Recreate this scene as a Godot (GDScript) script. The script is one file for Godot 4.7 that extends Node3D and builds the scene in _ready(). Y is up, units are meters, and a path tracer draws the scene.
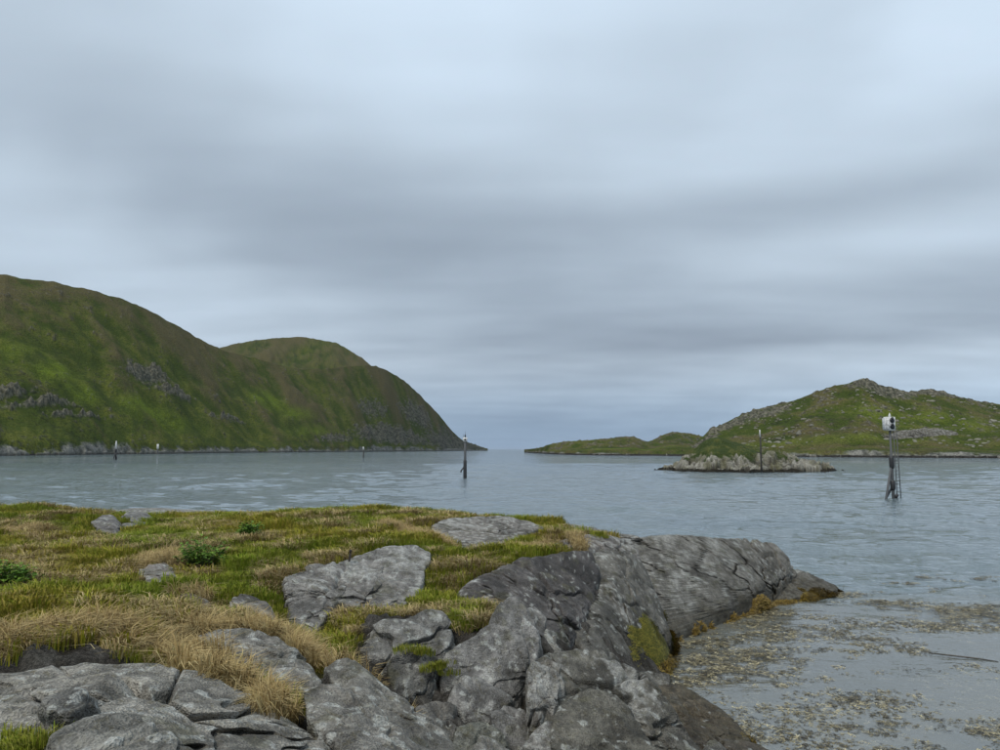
extends Node3D
# A rocky, grassy headland beside a sound under an overcast sky. Units are metres, y is up, the sea lies at y = 0.

const GROUND_POINTS := [Vector3(14.00, -1.60, -12.00), Vector3(14.00, -1.60, -18.00), Vector3(14.00, -1.60, -34.00), Vector3(14.00, -1.60, -50.00), Vector3(-6.00, -1.60, -50.00), Vector3(13.00, -1.50, -24.00), Vector3(-16.00, -1.50, -42.00), Vector3(-26.00, -1.50, -45.00), Vector3(-36.00, -1.50, -48.00), Vector3(14.00, -1.50, -1.00), Vector3(-8.00, -1.40, -38.00), Vector3(8.00, -1.30, -28.00), Vector3(3.00, -1.30, -31.00), Vector3(-3.00, -1.30, -33.00), Vector3(7.00, -1.00, -8.00), Vector3(5.00, -0.80, -12.00), Vector3(8.00, -0.80, -20.00), Vector3(3.90, -0.70, -14.00), Vector3(5.00, -0.70, -17.80), Vector3(3.60, -0.60, -15.60), Vector3(3.90, -0.60, -16.80), Vector3(4.60, -0.60, -10.50), Vector3(4.20, -0.50, -18.50), Vector3(10.80, -0.50, -22.50), Vector3(5.00, -0.30, -6.00), Vector3(6.00, -0.20, -3.00), Vector3(3.20, 0.00, -17.00), Vector3(2.12, 0.10, -11.10), Vector3(2.46, 0.10, -15.89), Vector3(3.40, 0.50, -5.00), Vector3(2.27, 0.58, -8.90), Vector3(2.61, 0.59, -9.00), Vector3(2.16, 0.60, -8.50), Vector3(0.62, 0.60, -9.75), Vector3(2.63, 0.62, -8.70), Vector3(6.97, 0.70, -24.29), Vector3(0.27, 0.79, -8.40), Vector3(0.00, 0.83, -8.30), Vector3(-0.24, 0.85, -9.22), Vector3(0.37, 0.87, -8.60), Vector3(1.44, 0.90, -11.17), Vector3(-0.05, 0.90, -8.00), Vector3(0.34, 0.93, -8.90), Vector3(-0.40, 0.94, -7.90), Vector3(0.94, 0.98, -12.20), Vector3(4.35, 1.00, -22.20), Vector3(-0.36, 1.01, -8.90), Vector3(-0.09, 1.01, -8.50), Vector3(-0.51, 1.02, -8.30), Vector3(-0.52, 1.03, -8.10), Vector3(-0.09, 1.03, -8.90), Vector3(0.15, 1.04, -7.80), Vector3(-0.31, 1.04, -7.70), Vector3(-0.28, 1.05, -7.40), Vector3(-0.37, 1.07, -8.50), Vector3(1.34, 1.07, -13.00), Vector3(0.24, 1.07, -7.50), Vector3(0.14, 1.08, -9.20), Vector3(2.06, 1.10, -15.89), Vector3(-0.04, 1.11, -9.40), Vector3(-0.58, 1.12, -9.10), Vector3(-0.73, 1.12, -8.20), Vector3(-1.20, 1.15, -9.35), Vector3(-0.76, 1.15, -9.91), Vector3(0.18, 1.15, -9.50), Vector3(-0.77, 1.16, -8.80), Vector3(-0.94, 1.16, -8.60), Vector3(0.61, 1.18, -11.90), Vector3(-1.14, 1.20, -9.10), Vector3(-0.80, 1.20, -7.86), Vector3(0.34, 1.21, -9.70), Vector3(2.75, 1.23, -17.60), Vector3(-0.27, 1.24, -9.50), Vector3(-0.46, 1.26, -9.40), Vector3(0.74, 1.29, -10.30), Vector3(0.53, 1.29, -10.20), Vector3(-0.82, 1.31, -9.30), Vector3(0.46, 1.32, -10.90), Vector3(1.75, 1.33, -14.20), Vector3(0.31, 1.34, -12.00), Vector3(-0.76, 1.34, -9.50), Vector3(0.86, 1.34, -10.80), Vector3(0.81, 1.36, -11.20), Vector3(3.40, 1.42, -18.60), Vector3(0.47, 1.42, -9.90), Vector3(-0.26, 1.42, -6.80), Vector3(-1.39, 1.44, -9.45), Vector3(1.86, 1.46, -16.80), Vector3(0.47, 1.47, -10.70), Vector3(-13.01, 1.50, -28.35), Vector3(-11.52, 1.50, -28.35), Vector3(-1.08, 1.50, -9.55), Vector3(-0.64, 1.50, -6.30), Vector3(0.68, 1.52, -11.40), Vector3(-0.57, 1.53, -9.80), Vector3(-0.35, 1.56, -10.00), Vector3(-0.54, 1.58, -7.10), Vector3(-9.80, 1.60, -27.67), Vector3(-1.56, 1.60, -6.81), Vector3(3.00, 1.60, -1.00), Vector3(-0.16, 1.61, -12.00), Vector3(-2.61, 1.61, -10.10), Vector3(1.98, 1.62, -15.20), Vector3(3.66, 1.63, -20.00), Vector3(0.35, 1.65, -11.20), Vector3(0.33, 1.65, -10.10), Vector3(0.51, 1.65, -11.60), Vector3(-0.28, 1.65, -10.95), Vector3(1.32, 1.66, -16.90), Vector3(-2.31, 1.70, -9.93), Vector3(-1.84, 1.70, -7.20), Vector3(-2.45, 1.70, -10.40), Vector3(-0.73, 1.71, -12.40), Vector3(-1.77, 1.71, -9.60), Vector3(-0.09, 1.71, -10.10), Vector3(-0.84, 1.73, -7.30), Vector3(-0.26, 1.75, -5.80), Vector3(-1.43, 1.75, -11.60), Vector3(-2.88, 1.76, -10.50), Vector3(-1.76, 1.77, -11.30), Vector3(-1.92, 1.78, -10.06), Vector3(-1.56, 1.78, -9.90), Vector3(-1.11, 1.79, -6.70), Vector3(-0.67, 1.79, -10.20), Vector3(-8.04, 1.80, -26.65), Vector3(1.40, 1.80, -21.43), Vector3(-2.79, 1.80, -10.77), Vector3(-1.28, 1.80, -10.10), Vector3(-0.53, 1.80, -5.20), Vector3(-1.18, 1.80, -7.50), Vector3(2.85, 1.81, -19.80), Vector3(0.42, 1.81, -10.40), Vector3(-1.50, 1.81, -7.10), Vector3(-0.51, 1.83, -13.00), Vector3(-1.32, 1.83, -12.10), Vector3(-2.40, 1.84, -10.90), Vector3(-0.64, 1.84, -16.40), Vector3(-1.43, 1.85, -11.05), Vector3(0.90, 1.85, -17.20), Vector3(-2.34, 1.86, -11.60), Vector3(-2.25, 1.86, -11.20), Vector3(-1.69, 1.86, -7.00), Vector3(-0.54, 1.87, -6.00), Vector3(1.85, 1.87, -18.80), Vector3(-0.93, 1.87, -10.30), Vector3(-0.80, 1.88, -6.10), Vector3(0.00, 1.90, -13.20), Vector3(-1.69, 1.90, -7.40), Vector3(-12.68, 1.90, -24.48), Vector3(1.87, 1.90, -23.83), Vector3(0.00, 1.93, -10.50), Vector3(-1.35, 1.93, -13.00), Vector3(-3.13, 1.93, -11.10), Vector3(-3.13, 1.94, -10.30), Vector3(-11.62, 1.94, -25.00), Vector3(-1.98, 1.95, -7.00), Vector3(-1.10, 1.95, -17.60), Vector3(-0.11, 1.95, -17.40), Vector3(-0.36, 1.95, -13.78), Vector3(0.43, 1.95, -16.34), Vector3(-0.92, 1.96, -5.20), Vector3(-11.50, 1.96, -23.00), Vector3(1.83, 1.97, -15.60), Vector3(0.28, 1.97, -10.60), Vector3(-1.47, 1.98, -7.60), Vector3(-1.07, 1.98, -6.30), Vector3(-2.86, 1.99, -9.70), Vector3(-1.49, 1.99, -6.00), Vector3(-12.11, 1.99, -24.80), Vector3(-3.53, 2.00, -10.00), Vector3(-10.49, 2.00, -21.00), Vector3(0.00, 2.00, -20.84), Vector3(-36.00, 2.00, -25.00), Vector3(-2.95, 2.00, -9.30), Vector3(-9.72, 2.00, -20.60), Vector3(-10.37, 2.01, -22.60), Vector3(1.16, 2.01, -19.60), Vector3(-1.17, 2.01, -5.40), Vector3(1.18, 2.01, -15.00), Vector3(-3.41, 2.01, -10.60), Vector3(-1.89, 2.01, -6.20), Vector3(-1.93, 2.02, -7.70), Vector3(-1.21, 2.02, -5.60), Vector3(-1.09, 2.02, -11.95), Vector3(-10.05, 2.03, -20.40), Vector3(0.56, 2.03, -14.20), Vector3(-3.28, 2.03, -9.60), Vector3(-9.13, 2.04, -17.80), Vector3(0.49, 2.04, -18.60), Vector3(-2.19, 2.04, -7.90), Vector3(-9.43, 2.04, -18.80), Vector3(-1.60, 2.05, -6.30), Vector3(-2.85, 2.05, -7.50), Vector3(-3.31, 2.05, -11.60), Vector3(-6.22, 2.05, -24.95), Vector3(-1.27, 2.06, -6.40), Vector3(-1.16, 2.07, -4.60), Vector3(-3.80, 2.07, -9.90), Vector3(-2.77, 2.07, -12.50), Vector3(-10.80, 2.08, -20.20), Vector3(-2.41, 2.08, -7.20), Vector3(-9.81, 2.09, -18.60), Vector3(-2.51, 2.09, -13.00), Vector3(-3.35, 2.10, -12.86), Vector3(-2.45, 2.10, -12.70), Vector3(-4.14, 2.11, -9.90), Vector3(-4.04, 2.11, -10.10), Vector3(-5.23, 2.12, -12.30), Vector3(-3.11, 2.12, -7.90), Vector3(-2.31, 2.12, -6.30), Vector3(-1.72, 2.13, -18.20), Vector3(0.74, 2.13, -20.20), Vector3(-1.25, 2.13, -14.10), Vector3(-3.69, 2.13, -9.20), Vector3(-3.19, 2.13, -12.00), Vector3(-3.92, 2.13, -9.30), Vector3(-3.58, 2.15, -9.40), Vector3(-11.10, 2.15, -21.80), Vector3(-1.54, 2.15, -23.43), Vector3(-4.93, 2.15, -6.00), Vector3(-5.55, 2.15, -12.70), Vector3(-2.88, 2.15, -8.10), Vector3(-4.11, 2.15, -9.60), Vector3(-11.23, 2.16, -21.40), Vector3(-2.54, 2.16, -8.00), Vector3(-5.65, 2.16, -12.30), Vector3(-3.00, 2.17, -12.50), Vector3(-5.22, 2.20, -11.20), Vector3(-7.44, 2.20, -18.94), Vector3(-3.19, 2.20, -24.30), Vector3(-2.08, 2.20, -6.50), Vector3(-4.89, 2.21, -11.00), Vector3(-4.91, 2.21, -11.50), Vector3(-2.74, 2.21, -6.50), Vector3(0.13, 2.23, -20.20), Vector3(-5.47, 2.24, -11.60), Vector3(-1.38, 2.25, -19.20), Vector3(-4.31, 2.25, -16.46), Vector3(-1.51, 2.25, -16.46), Vector3(-1.63, 2.25, -4.30), Vector3(-3.10, 2.26, -6.50), Vector3(-2.16, 2.26, -13.80), Vector3(-3.99, 2.26, -6.20), Vector3(-3.57, 2.26, -6.30), Vector3(-0.65, 2.27, -19.80), Vector3(-1.67, 2.28, -14.20), Vector3(-3.41, 2.29, -4.20), Vector3(-6.88, 2.30, -13.18), Vector3(-5.16, 2.30, -13.18), Vector3(-11.78, 2.30, -18.00), Vector3(-15.40, 2.30, -23.46), Vector3(-3.54, 2.30, -18.00), Vector3(-2.62, 2.30, -5.14), Vector3(-3.46, 2.33, -8.89), Vector3(-2.55, 2.35, -6.60), Vector3(-8.37, 2.35, -12.84), Vector3(-13.86, 2.35, -23.99), Vector3(-3.19, 2.35, -5.01), Vector3(0.00, 2.35, -1.00), Vector3(-2.13, 2.37, -4.20), Vector3(-3.51, 2.40, -6.81), Vector3(-5.99, 2.40, -9.23), Vector3(-4.79, 2.40, -9.23), Vector3(-4.17, 2.45, -6.47), Vector3(-10.30, 2.45, -12.14), Vector3(-5.81, 2.50, -6.93), Vector3(-6.00, 2.50, -1.00), Vector3(-36.00, 2.60, -8.00), Vector3(-20.00, 2.60, -2.00)]
const ROCKS := [
	{"name": "bedrock_slab", "label": "broad cracked grey bedrock slab filling the bottom left corner", "n": 150, "tint": Color(0.26, 0.26, 0.245), "lichen": 0.45, "pale": 0.2, "fol": Vector3(0.25, 0.85, 0.35), "fa": 0.05, "crack": 1.35, "depth": 0.1, "low": 0.035, "rough": 0.012, "hulls": [
		[Vector3(-4.93, 2.35, -6.00), Vector3(-3.99, 2.46, -6.20), Vector3(-3.57, 2.46, -6.30), Vector3(-3.10, 2.46, -6.50), Vector3(-2.74, 2.41, -6.50), Vector3(-2.31, 2.32, -6.30), Vector3(-1.89, 2.21, -6.20), Vector3(-1.53, 2.12, -6.00), Vector3(-1.17, 2.11, -5.40), Vector3(-1.16, 2.17, -4.60), Vector3(-1.63, 2.35, -4.30), Vector3(-2.13, 2.47, -4.20), Vector3(-3.41, 2.39, -4.20), Vector3(-5.18, 2.05, -6.50), Vector3(-4.18, 2.17, -6.70), Vector3(-3.74, 2.18, -6.80), Vector3(-3.24, 2.17, -7.00), Vector3(-2.87, 2.12, -7.00), Vector3(-2.41, 2.02, -6.80), Vector3(-1.98, 1.90, -6.70), Vector3(-1.61, 1.79, -6.50), Vector3(-1.24, 1.76, -5.90), Vector3(-1.25, 1.79, -5.10), Vector3(-1.77, 1.99, -4.80), Vector3(-2.32, 2.11, -4.70), Vector3(-3.70, 2.03, -4.70), Vector3(-4.93, 1.55, -6.00), Vector3(-2.31, 1.52, -6.30), Vector3(-1.89, 1.41, -6.20), Vector3(-1.53, 1.32, -6.00), Vector3(-1.17, 1.31, -5.40), Vector3(-1.16, 1.37, -4.60), Vector3(-1.63, 1.55, -4.30)]]},
	{"name": "rock_ledge", "label": "rounded rock ledge with moss rim at the bottom edge, in front of cracked slab", "n": 80, "tint": Color(0.235, 0.24, 0.23), "lichen": 0.35, "pale": 0.2, "fol": Vector3(0.50, 0.60, 0.60), "fa": 0.02, "crack": 0.8, "depth": 0.03, "low": 0.05, "rough": 0.012, "hulls": [
		[Vector3(-2.52, 2.65, -4.37), Vector3(-2.45, 2.68, -4.50), Vector3(-2.30, 2.68, -4.60), Vector3(-2.12, 2.66, -4.60), Vector3(-1.85, 2.63, -4.40), Vector3(-1.58, 2.56, -4.20), Vector3(-1.53, 2.52, -3.90), Vector3(-2.08, 2.52, -3.90), Vector3(-2.40, 2.59, -4.15), Vector3(-2.73, 2.32, -4.87), Vector3(-2.64, 2.36, -5.00), Vector3(-2.47, 2.36, -5.10), Vector3(-2.28, 2.34, -5.10), Vector3(-2.00, 2.30, -4.90), Vector3(-1.71, 2.22, -4.70), Vector3(-1.68, 2.16, -4.40), Vector3(-2.27, 2.16, -4.40), Vector3(-2.61, 2.25, -4.65), Vector3(-2.52, 2.25, -4.37), Vector3(-2.12, 2.26, -4.60), Vector3(-1.85, 2.23, -4.40), Vector3(-1.58, 2.16, -4.20), Vector3(-1.53, 2.12, -3.90), Vector3(-2.08, 2.12, -3.90), Vector3(-2.40, 2.19, -4.15)]]},
	{"name": "loose_stone", "label": "small pale grey lump sitting on cracked slab near left edge", "n": 45, "tint": Color(0.22, 0.225, 0.22), "lichen": 0.5, "pale": 0.2, "fol": Vector3(0.50, 0.60, 0.60), "fa": 0.02, "crack": 0.5, "depth": 0.02, "low": 0.05, "rough": 0.012, "hulls": [
		[Vector3(-2.89, 2.62, -4.95), Vector3(-2.86, 2.65, -5.05), Vector3(-2.80, 2.66, -5.10), Vector3(-2.68, 2.65, -5.05), Vector3(-2.57, 2.62, -4.90), Vector3(-2.61, 2.61, -4.75), Vector3(-2.77, 2.60, -4.80), Vector3(-2.98, 2.44, -5.25), Vector3(-2.94, 2.46, -5.35), Vector3(-2.88, 2.48, -5.40), Vector3(-2.76, 2.46, -5.35), Vector3(-2.65, 2.43, -5.20), Vector3(-2.70, 2.42, -5.05), Vector3(-2.85, 2.41, -5.10), Vector3(-2.89, 2.37, -4.95), Vector3(-2.86, 2.40, -5.05), Vector3(-2.80, 2.41, -5.10), Vector3(-2.68, 2.40, -5.05), Vector3(-2.57, 2.37, -4.90), Vector3(-2.61, 2.36, -4.75), Vector3(-2.77, 2.35, -4.80)]]},
	{"name": "lichen_slab", "label": "grey slab dotted with white lichen rings below golden grass", "n": 80, "tint": Color(0.22, 0.22, 0.21), "lichen": 0.6, "pale": 0.2, "fol": Vector3(0.50, 0.60, 0.60), "fa": 0.02, "crack": 1.1, "depth": 0.02, "low": 0.04, "rough": 0.012, "hulls": [
		[Vector3(-3.11, 2.32, -7.90), Vector3(-2.88, 2.35, -8.10), Vector3(-2.54, 2.36, -8.00), Vector3(-2.19, 2.24, -7.90), Vector3(-1.93, 2.12, -7.70), Vector3(-1.69, 2.00, -7.40), Vector3(-1.69, 1.96, -7.00), Vector3(-1.98, 2.05, -7.00), Vector3(-2.41, 2.18, -7.20), Vector3(-2.85, 2.25, -7.50), Vector3(-3.21, 2.05, -8.40), Vector3(-2.97, 2.09, -8.60), Vector3(-2.61, 2.09, -8.50), Vector3(-2.26, 1.97, -8.40), Vector3(-2.00, 1.83, -8.20), Vector3(-1.75, 1.70, -7.90), Vector3(-1.75, 1.65, -7.50), Vector3(-2.05, 1.74, -7.50), Vector3(-2.50, 1.89, -7.70), Vector3(-2.95, 1.97, -8.00), Vector3(-1.93, 1.52, -7.70), Vector3(-1.69, 1.40, -7.40), Vector3(-1.69, 1.36, -7.00), Vector3(-1.98, 1.45, -7.00), Vector3(-2.41, 1.58, -7.20)]]},
	{"name": "leaning_boulder", "label": "dark leaning boulder with white lichen blotches at bottom centre left", "n": 90, "tint": Color(0.19, 0.19, 0.182), "lichen": 0.55, "pale": 0.2, "fol": Vector3(0.50, 0.60, 0.60), "fa": 0.02, "crack": 1.2, "depth": 0.02, "low": 0.05, "rough": 0.012, "hulls": [
		[Vector3(-1.60, 2.25, -6.30), Vector3(-1.53, 2.28, -6.40), Vector3(-1.27, 2.26, -6.40), Vector3(-1.07, 2.18, -6.30), Vector3(-0.80, 2.08, -6.10), Vector3(-0.54, 1.97, -6.00), Vector3(-0.26, 1.85, -5.80), Vector3(-0.53, 1.90, -5.20), Vector3(-0.92, 2.06, -5.20), Vector3(-1.21, 2.12, -5.60), Vector3(-1.49, 2.19, -6.00), Vector3(-1.68, 1.94, -6.80), Vector3(-1.60, 1.98, -6.90), Vector3(-1.33, 1.96, -6.90), Vector3(-1.12, 1.87, -6.80), Vector3(-0.83, 1.76, -6.60), Vector3(-0.56, 1.63, -6.50), Vector3(-0.27, 1.49, -6.30), Vector3(-0.56, 1.53, -5.70), Vector3(-0.98, 1.70, -5.70), Vector3(-1.28, 1.78, -6.10), Vector3(-1.57, 1.87, -6.50), Vector3(-0.80, 1.58, -6.10), Vector3(-0.54, 1.47, -6.00), Vector3(-0.26, 1.35, -5.80), Vector3(-0.53, 1.40, -5.20), Vector3(-0.92, 1.56, -5.20), Vector3(-1.21, 1.62, -5.60)]]},
	{"name": "sloping_slab", "label": "long grey slab sloping down to the right behind leaning boulder", "n": 70, "tint": Color(0.19, 0.19, 0.18), "lichen": 0.42, "pale": 0.2, "fol": Vector3(0.50, 0.60, 0.60), "fa": 0.02, "crack": 1, "depth": 0.02, "low": 0.05, "rough": 0.012, "hulls": [
		[Vector3(-1.74, 2.13, -7.50), Vector3(-1.65, 2.19, -7.60), Vector3(-1.47, 2.18, -7.60), Vector3(-1.18, 2.00, -7.50), Vector3(-0.84, 1.83, -7.30), Vector3(-0.54, 1.68, -7.10), Vector3(-0.26, 1.52, -6.80), Vector3(-0.64, 1.60, -6.30), Vector3(-1.11, 1.89, -6.70), Vector3(-1.50, 2.01, -7.10), Vector3(-1.80, 1.85, -8.00), Vector3(-1.70, 1.91, -8.10), Vector3(-1.52, 1.90, -8.10), Vector3(-1.22, 1.71, -8.00), Vector3(-0.87, 1.51, -7.80), Vector3(-0.56, 1.35, -7.60), Vector3(-0.27, 1.18, -7.30), Vector3(-0.67, 1.25, -6.80), Vector3(-1.16, 1.57, -7.20), Vector3(-1.56, 1.71, -7.60), Vector3(-0.84, 1.23, -7.30), Vector3(-0.54, 1.08, -7.10), Vector3(-0.26, 0.92, -6.80), Vector3(-0.64, 1.00, -6.30), Vector3(-1.11, 1.29, -6.70)]]},
	{"name": "foliated_slab", "label": "banded grey slab with iron stake, standing proud of the grass", "n": 130, "tint": Color(0.23, 0.23, 0.23), "lichen": 0.3, "pale": 0.5, "fol": Vector3(-0.42, 0.75, 0.50), "fa": 0.07, "crack": 1.6, "depth": 0.04, "low": 0.03, "rough": 0.012, "hulls": [
		[Vector3(-3.31, 2.25, -11.60), Vector3(-3.19, 2.33, -12.00), Vector3(-3.00, 2.37, -12.50), Vector3(-2.45, 2.30, -12.70), Vector3(-2.34, 2.06, -11.60), Vector3(-2.40, 1.94, -10.90), Vector3(-2.45, 1.80, -10.40), Vector3(-2.61, 1.71, -10.10), Vector3(-2.88, 1.86, -10.50), Vector3(-3.13, 2.03, -11.10), Vector3(-3.54, 1.68, -12.80), Vector3(-3.40, 1.79, -13.20), Vector3(-3.19, 1.83, -13.70), Vector3(-2.60, 1.77, -13.90), Vector3(-2.50, 1.47, -12.80), Vector3(-2.59, 1.33, -12.10), Vector3(-2.65, 1.17, -11.60), Vector3(-2.83, 1.05, -11.30), Vector3(-3.11, 1.23, -11.70), Vector3(-3.36, 1.44, -12.30), Vector3(-2.34, 1.46, -11.60), Vector3(-2.40, 1.34, -10.90), Vector3(-2.45, 1.20, -10.40), Vector3(-2.61, 1.11, -10.10), Vector3(-2.88, 1.26, -10.50), Vector3(-3.13, 1.43, -11.10)],
		[Vector3(-2.77, 2.27, -12.50), Vector3(-2.51, 2.29, -13.00), Vector3(-2.16, 2.46, -13.80), Vector3(-1.67, 2.48, -14.20), Vector3(-1.25, 2.33, -14.10), Vector3(-1.35, 2.13, -13.00), Vector3(-1.32, 1.93, -12.10), Vector3(-1.43, 1.85, -11.60), Vector3(-1.76, 1.87, -11.30), Vector3(-2.25, 1.96, -11.20), Vector3(-2.42, 2.00, -11.30), Vector3(-2.86, 1.91, -13.30), Vector3(-2.58, 1.94, -13.80), Vector3(-2.22, 2.12, -14.60), Vector3(-1.71, 2.14, -15.00), Vector3(-1.28, 1.98, -14.90), Vector3(-1.39, 1.76, -13.80), Vector3(-1.37, 1.54, -12.90), Vector3(-1.48, 1.45, -12.40), Vector3(-1.83, 1.46, -12.10), Vector3(-2.34, 1.56, -12.00), Vector3(-2.51, 1.60, -12.10), Vector3(-1.35, 1.63, -13.00), Vector3(-1.32, 1.43, -12.10), Vector3(-1.43, 1.35, -11.60), Vector3(-1.76, 1.37, -11.30), Vector3(-2.25, 1.46, -11.20), Vector3(-2.42, 1.50, -11.30)]]},
	{"name": "split_boulder", "label": "blocky grey boulder with horizontal crack, upper half below green grass", "n": 75, "tint": Color(0.21, 0.215, 0.215), "lichen": 0.35, "pale": 0.2, "fol": Vector3(0.50, 0.60, 0.60), "fa": 0.02, "crack": 0.9, "depth": 0.05, "low": 0.05, "rough": 0.012, "hulls": [
		[Vector3(-1.77, 1.81, -9.60), Vector3(-1.56, 1.98, -9.90), Vector3(-1.28, 2.00, -10.10), Vector3(-0.93, 2.07, -10.30), Vector3(-0.67, 1.99, -10.20), Vector3(-0.59, 1.82, -9.90), Vector3(-0.69, 1.70, -9.60), Vector3(-1.08, 1.75, -9.50), Vector3(-1.36, 1.68, -9.40), Vector3(-1.55, 1.66, -9.40), Vector3(-1.88, 1.31, -10.50), Vector3(-1.65, 1.51, -10.80), Vector3(-1.35, 1.53, -11.00), Vector3(-0.99, 1.62, -11.20), Vector3(-0.71, 1.53, -11.10), Vector3(-0.62, 1.33, -10.80), Vector3(-0.74, 1.19, -10.50), Vector3(-1.15, 1.25, -10.40), Vector3(-1.44, 1.17, -10.30), Vector3(-1.65, 1.14, -10.30), Vector3(-1.77, 1.41, -9.60), Vector3(-0.59, 1.42, -9.90), Vector3(-0.69, 1.30, -9.60), Vector3(-1.08, 1.35, -9.50), Vector3(-1.36, 1.28, -9.40), Vector3(-1.55, 1.26, -9.40)]]},
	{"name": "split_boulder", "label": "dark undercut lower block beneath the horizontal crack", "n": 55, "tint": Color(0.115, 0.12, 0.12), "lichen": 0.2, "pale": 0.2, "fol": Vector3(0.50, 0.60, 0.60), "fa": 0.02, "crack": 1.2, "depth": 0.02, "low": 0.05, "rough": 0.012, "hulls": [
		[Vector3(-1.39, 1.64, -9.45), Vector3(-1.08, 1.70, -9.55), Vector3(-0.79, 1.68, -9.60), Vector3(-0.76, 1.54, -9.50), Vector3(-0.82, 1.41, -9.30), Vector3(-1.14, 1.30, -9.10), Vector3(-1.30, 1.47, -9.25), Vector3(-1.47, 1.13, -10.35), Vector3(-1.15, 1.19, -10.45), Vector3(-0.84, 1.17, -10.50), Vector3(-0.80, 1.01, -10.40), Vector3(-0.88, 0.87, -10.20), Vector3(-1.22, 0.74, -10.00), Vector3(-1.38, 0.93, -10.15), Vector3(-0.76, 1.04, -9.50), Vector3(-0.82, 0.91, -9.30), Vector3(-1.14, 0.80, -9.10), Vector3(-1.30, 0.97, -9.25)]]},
	{"name": "pointed_slab", "label": "tall pointed grey slab rising at the centre of the rocks", "n": 100, "tint": Color(0.235, 0.24, 0.245), "lichen": 0.25, "pale": 0.4, "fol": Vector3(0.75, 0.30, 0.50), "fa": 0.022, "crack": 1.2, "depth": 0.015, "low": 0.03, "rough": 0.012, "hulls": [
		[Vector3(-0.09, 1.91, -10.10), Vector3(0.00, 2.13, -10.50), Vector3(0.14, 2.23, -10.60), Vector3(0.28, 2.17, -10.60), Vector3(0.42, 2.01, -10.40), Vector3(0.54, 1.75, -10.20), Vector3(0.47, 1.52, -9.90), Vector3(0.34, 1.31, -9.70), Vector3(0.10, 1.28, -9.50), Vector3(-0.24, 1.39, -9.50), Vector3(-0.37, 1.54, -9.60), Vector3(-0.10, 1.44, -11.00), Vector3(0.00, 1.68, -11.40), Vector3(0.14, 1.79, -11.50), Vector3(0.29, 1.73, -11.50), Vector3(0.44, 1.55, -11.30), Vector3(0.57, 1.26, -11.10), Vector3(0.50, 1.01, -10.80), Vector3(0.36, 0.77, -10.60), Vector3(0.10, 0.73, -10.40), Vector3(-0.26, 0.86, -10.40), Vector3(-0.39, 1.02, -10.50), Vector3(0.54, 1.25, -10.20), Vector3(0.47, 1.02, -9.90), Vector3(0.34, 0.81, -9.70), Vector3(0.10, 0.78, -9.50), Vector3(-0.24, 0.89, -9.50), Vector3(-0.37, 1.04, -9.60)],
		[Vector3(-0.75, 1.66, -9.60), Vector3(-0.57, 1.73, -9.80), Vector3(-0.35, 1.76, -10.00), Vector3(-0.07, 1.93, -10.20), Vector3(0.33, 1.85, -10.10), Vector3(0.38, 1.55, -9.80), Vector3(0.18, 1.25, -9.50), Vector3(-0.12, 1.33, -9.40), Vector3(-0.39, 1.40, -9.40), Vector3(-0.69, 1.41, -9.40), Vector3(-0.75, 1.54, -9.50), Vector3(-0.80, 1.16, -10.50), Vector3(-0.60, 1.24, -10.70), Vector3(-0.37, 1.27, -10.90), Vector3(-0.07, 1.46, -11.10), Vector3(0.34, 1.37, -11.00), Vector3(0.40, 1.04, -10.70), Vector3(0.19, 0.70, -10.40), Vector3(-0.13, 0.79, -10.30), Vector3(-0.41, 0.86, -10.30), Vector3(-0.73, 0.87, -10.30), Vector3(-0.79, 1.01, -10.40), Vector3(0.38, 1.05, -9.80), Vector3(0.18, 0.75, -9.50), Vector3(-0.12, 0.83, -9.40), Vector3(-0.39, 0.90, -9.40), Vector3(-0.69, 0.91, -9.40), Vector3(-0.75, 1.04, -9.50)]]},
	{"name": "wedge_stone", "label": "angular wedge stone below the pointed slab", "n": 55, "tint": Color(0.2, 0.205, 0.21), "lichen": 0.3, "pale": 0.2, "fol": Vector3(0.50, 0.60, 0.60), "fa": 0.02, "crack": 0.9, "depth": 0.02, "low": 0.04, "rough": 0.012, "hulls": [
		[Vector3(-0.58, 1.32, -9.10), Vector3(-0.46, 1.46, -9.40), Vector3(-0.27, 1.44, -9.50), Vector3(-0.04, 1.31, -9.40), Vector3(0.14, 1.28, -9.20), Vector3(0.03, 1.19, -9.00), Vector3(-0.09, 1.13, -8.90), Vector3(-0.36, 1.11, -8.90), Vector3(-0.45, 1.23, -9.00), Vector3(-0.60, 0.95, -9.70), Vector3(-0.47, 1.10, -10.00), Vector3(-0.28, 1.09, -10.10), Vector3(-0.04, 0.94, -10.00), Vector3(0.15, 0.91, -9.80), Vector3(0.04, 0.80, -9.60), Vector3(-0.09, 0.74, -9.50), Vector3(-0.38, 0.72, -9.50), Vector3(-0.47, 0.85, -9.60), Vector3(-0.58, 0.82, -9.10), Vector3(-0.04, 0.81, -9.40), Vector3(0.14, 0.78, -9.20), Vector3(0.03, 0.69, -9.00), Vector3(-0.09, 0.63, -8.90), Vector3(-0.36, 0.61, -8.90), Vector3(-0.45, 0.73, -9.00)]]},
	{"name": "wedge_stone", "label": "triangular grey stone between pointed slab and dark shore boulder", "n": 50, "tint": Color(0.18, 0.185, 0.19), "lichen": 0.25, "pale": 0.2, "fol": Vector3(0.50, 0.60, 0.60), "fa": 0.02, "crack": 0.8, "depth": 0.02, "low": 0.05, "rough": 0.012, "hulls": [
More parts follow.
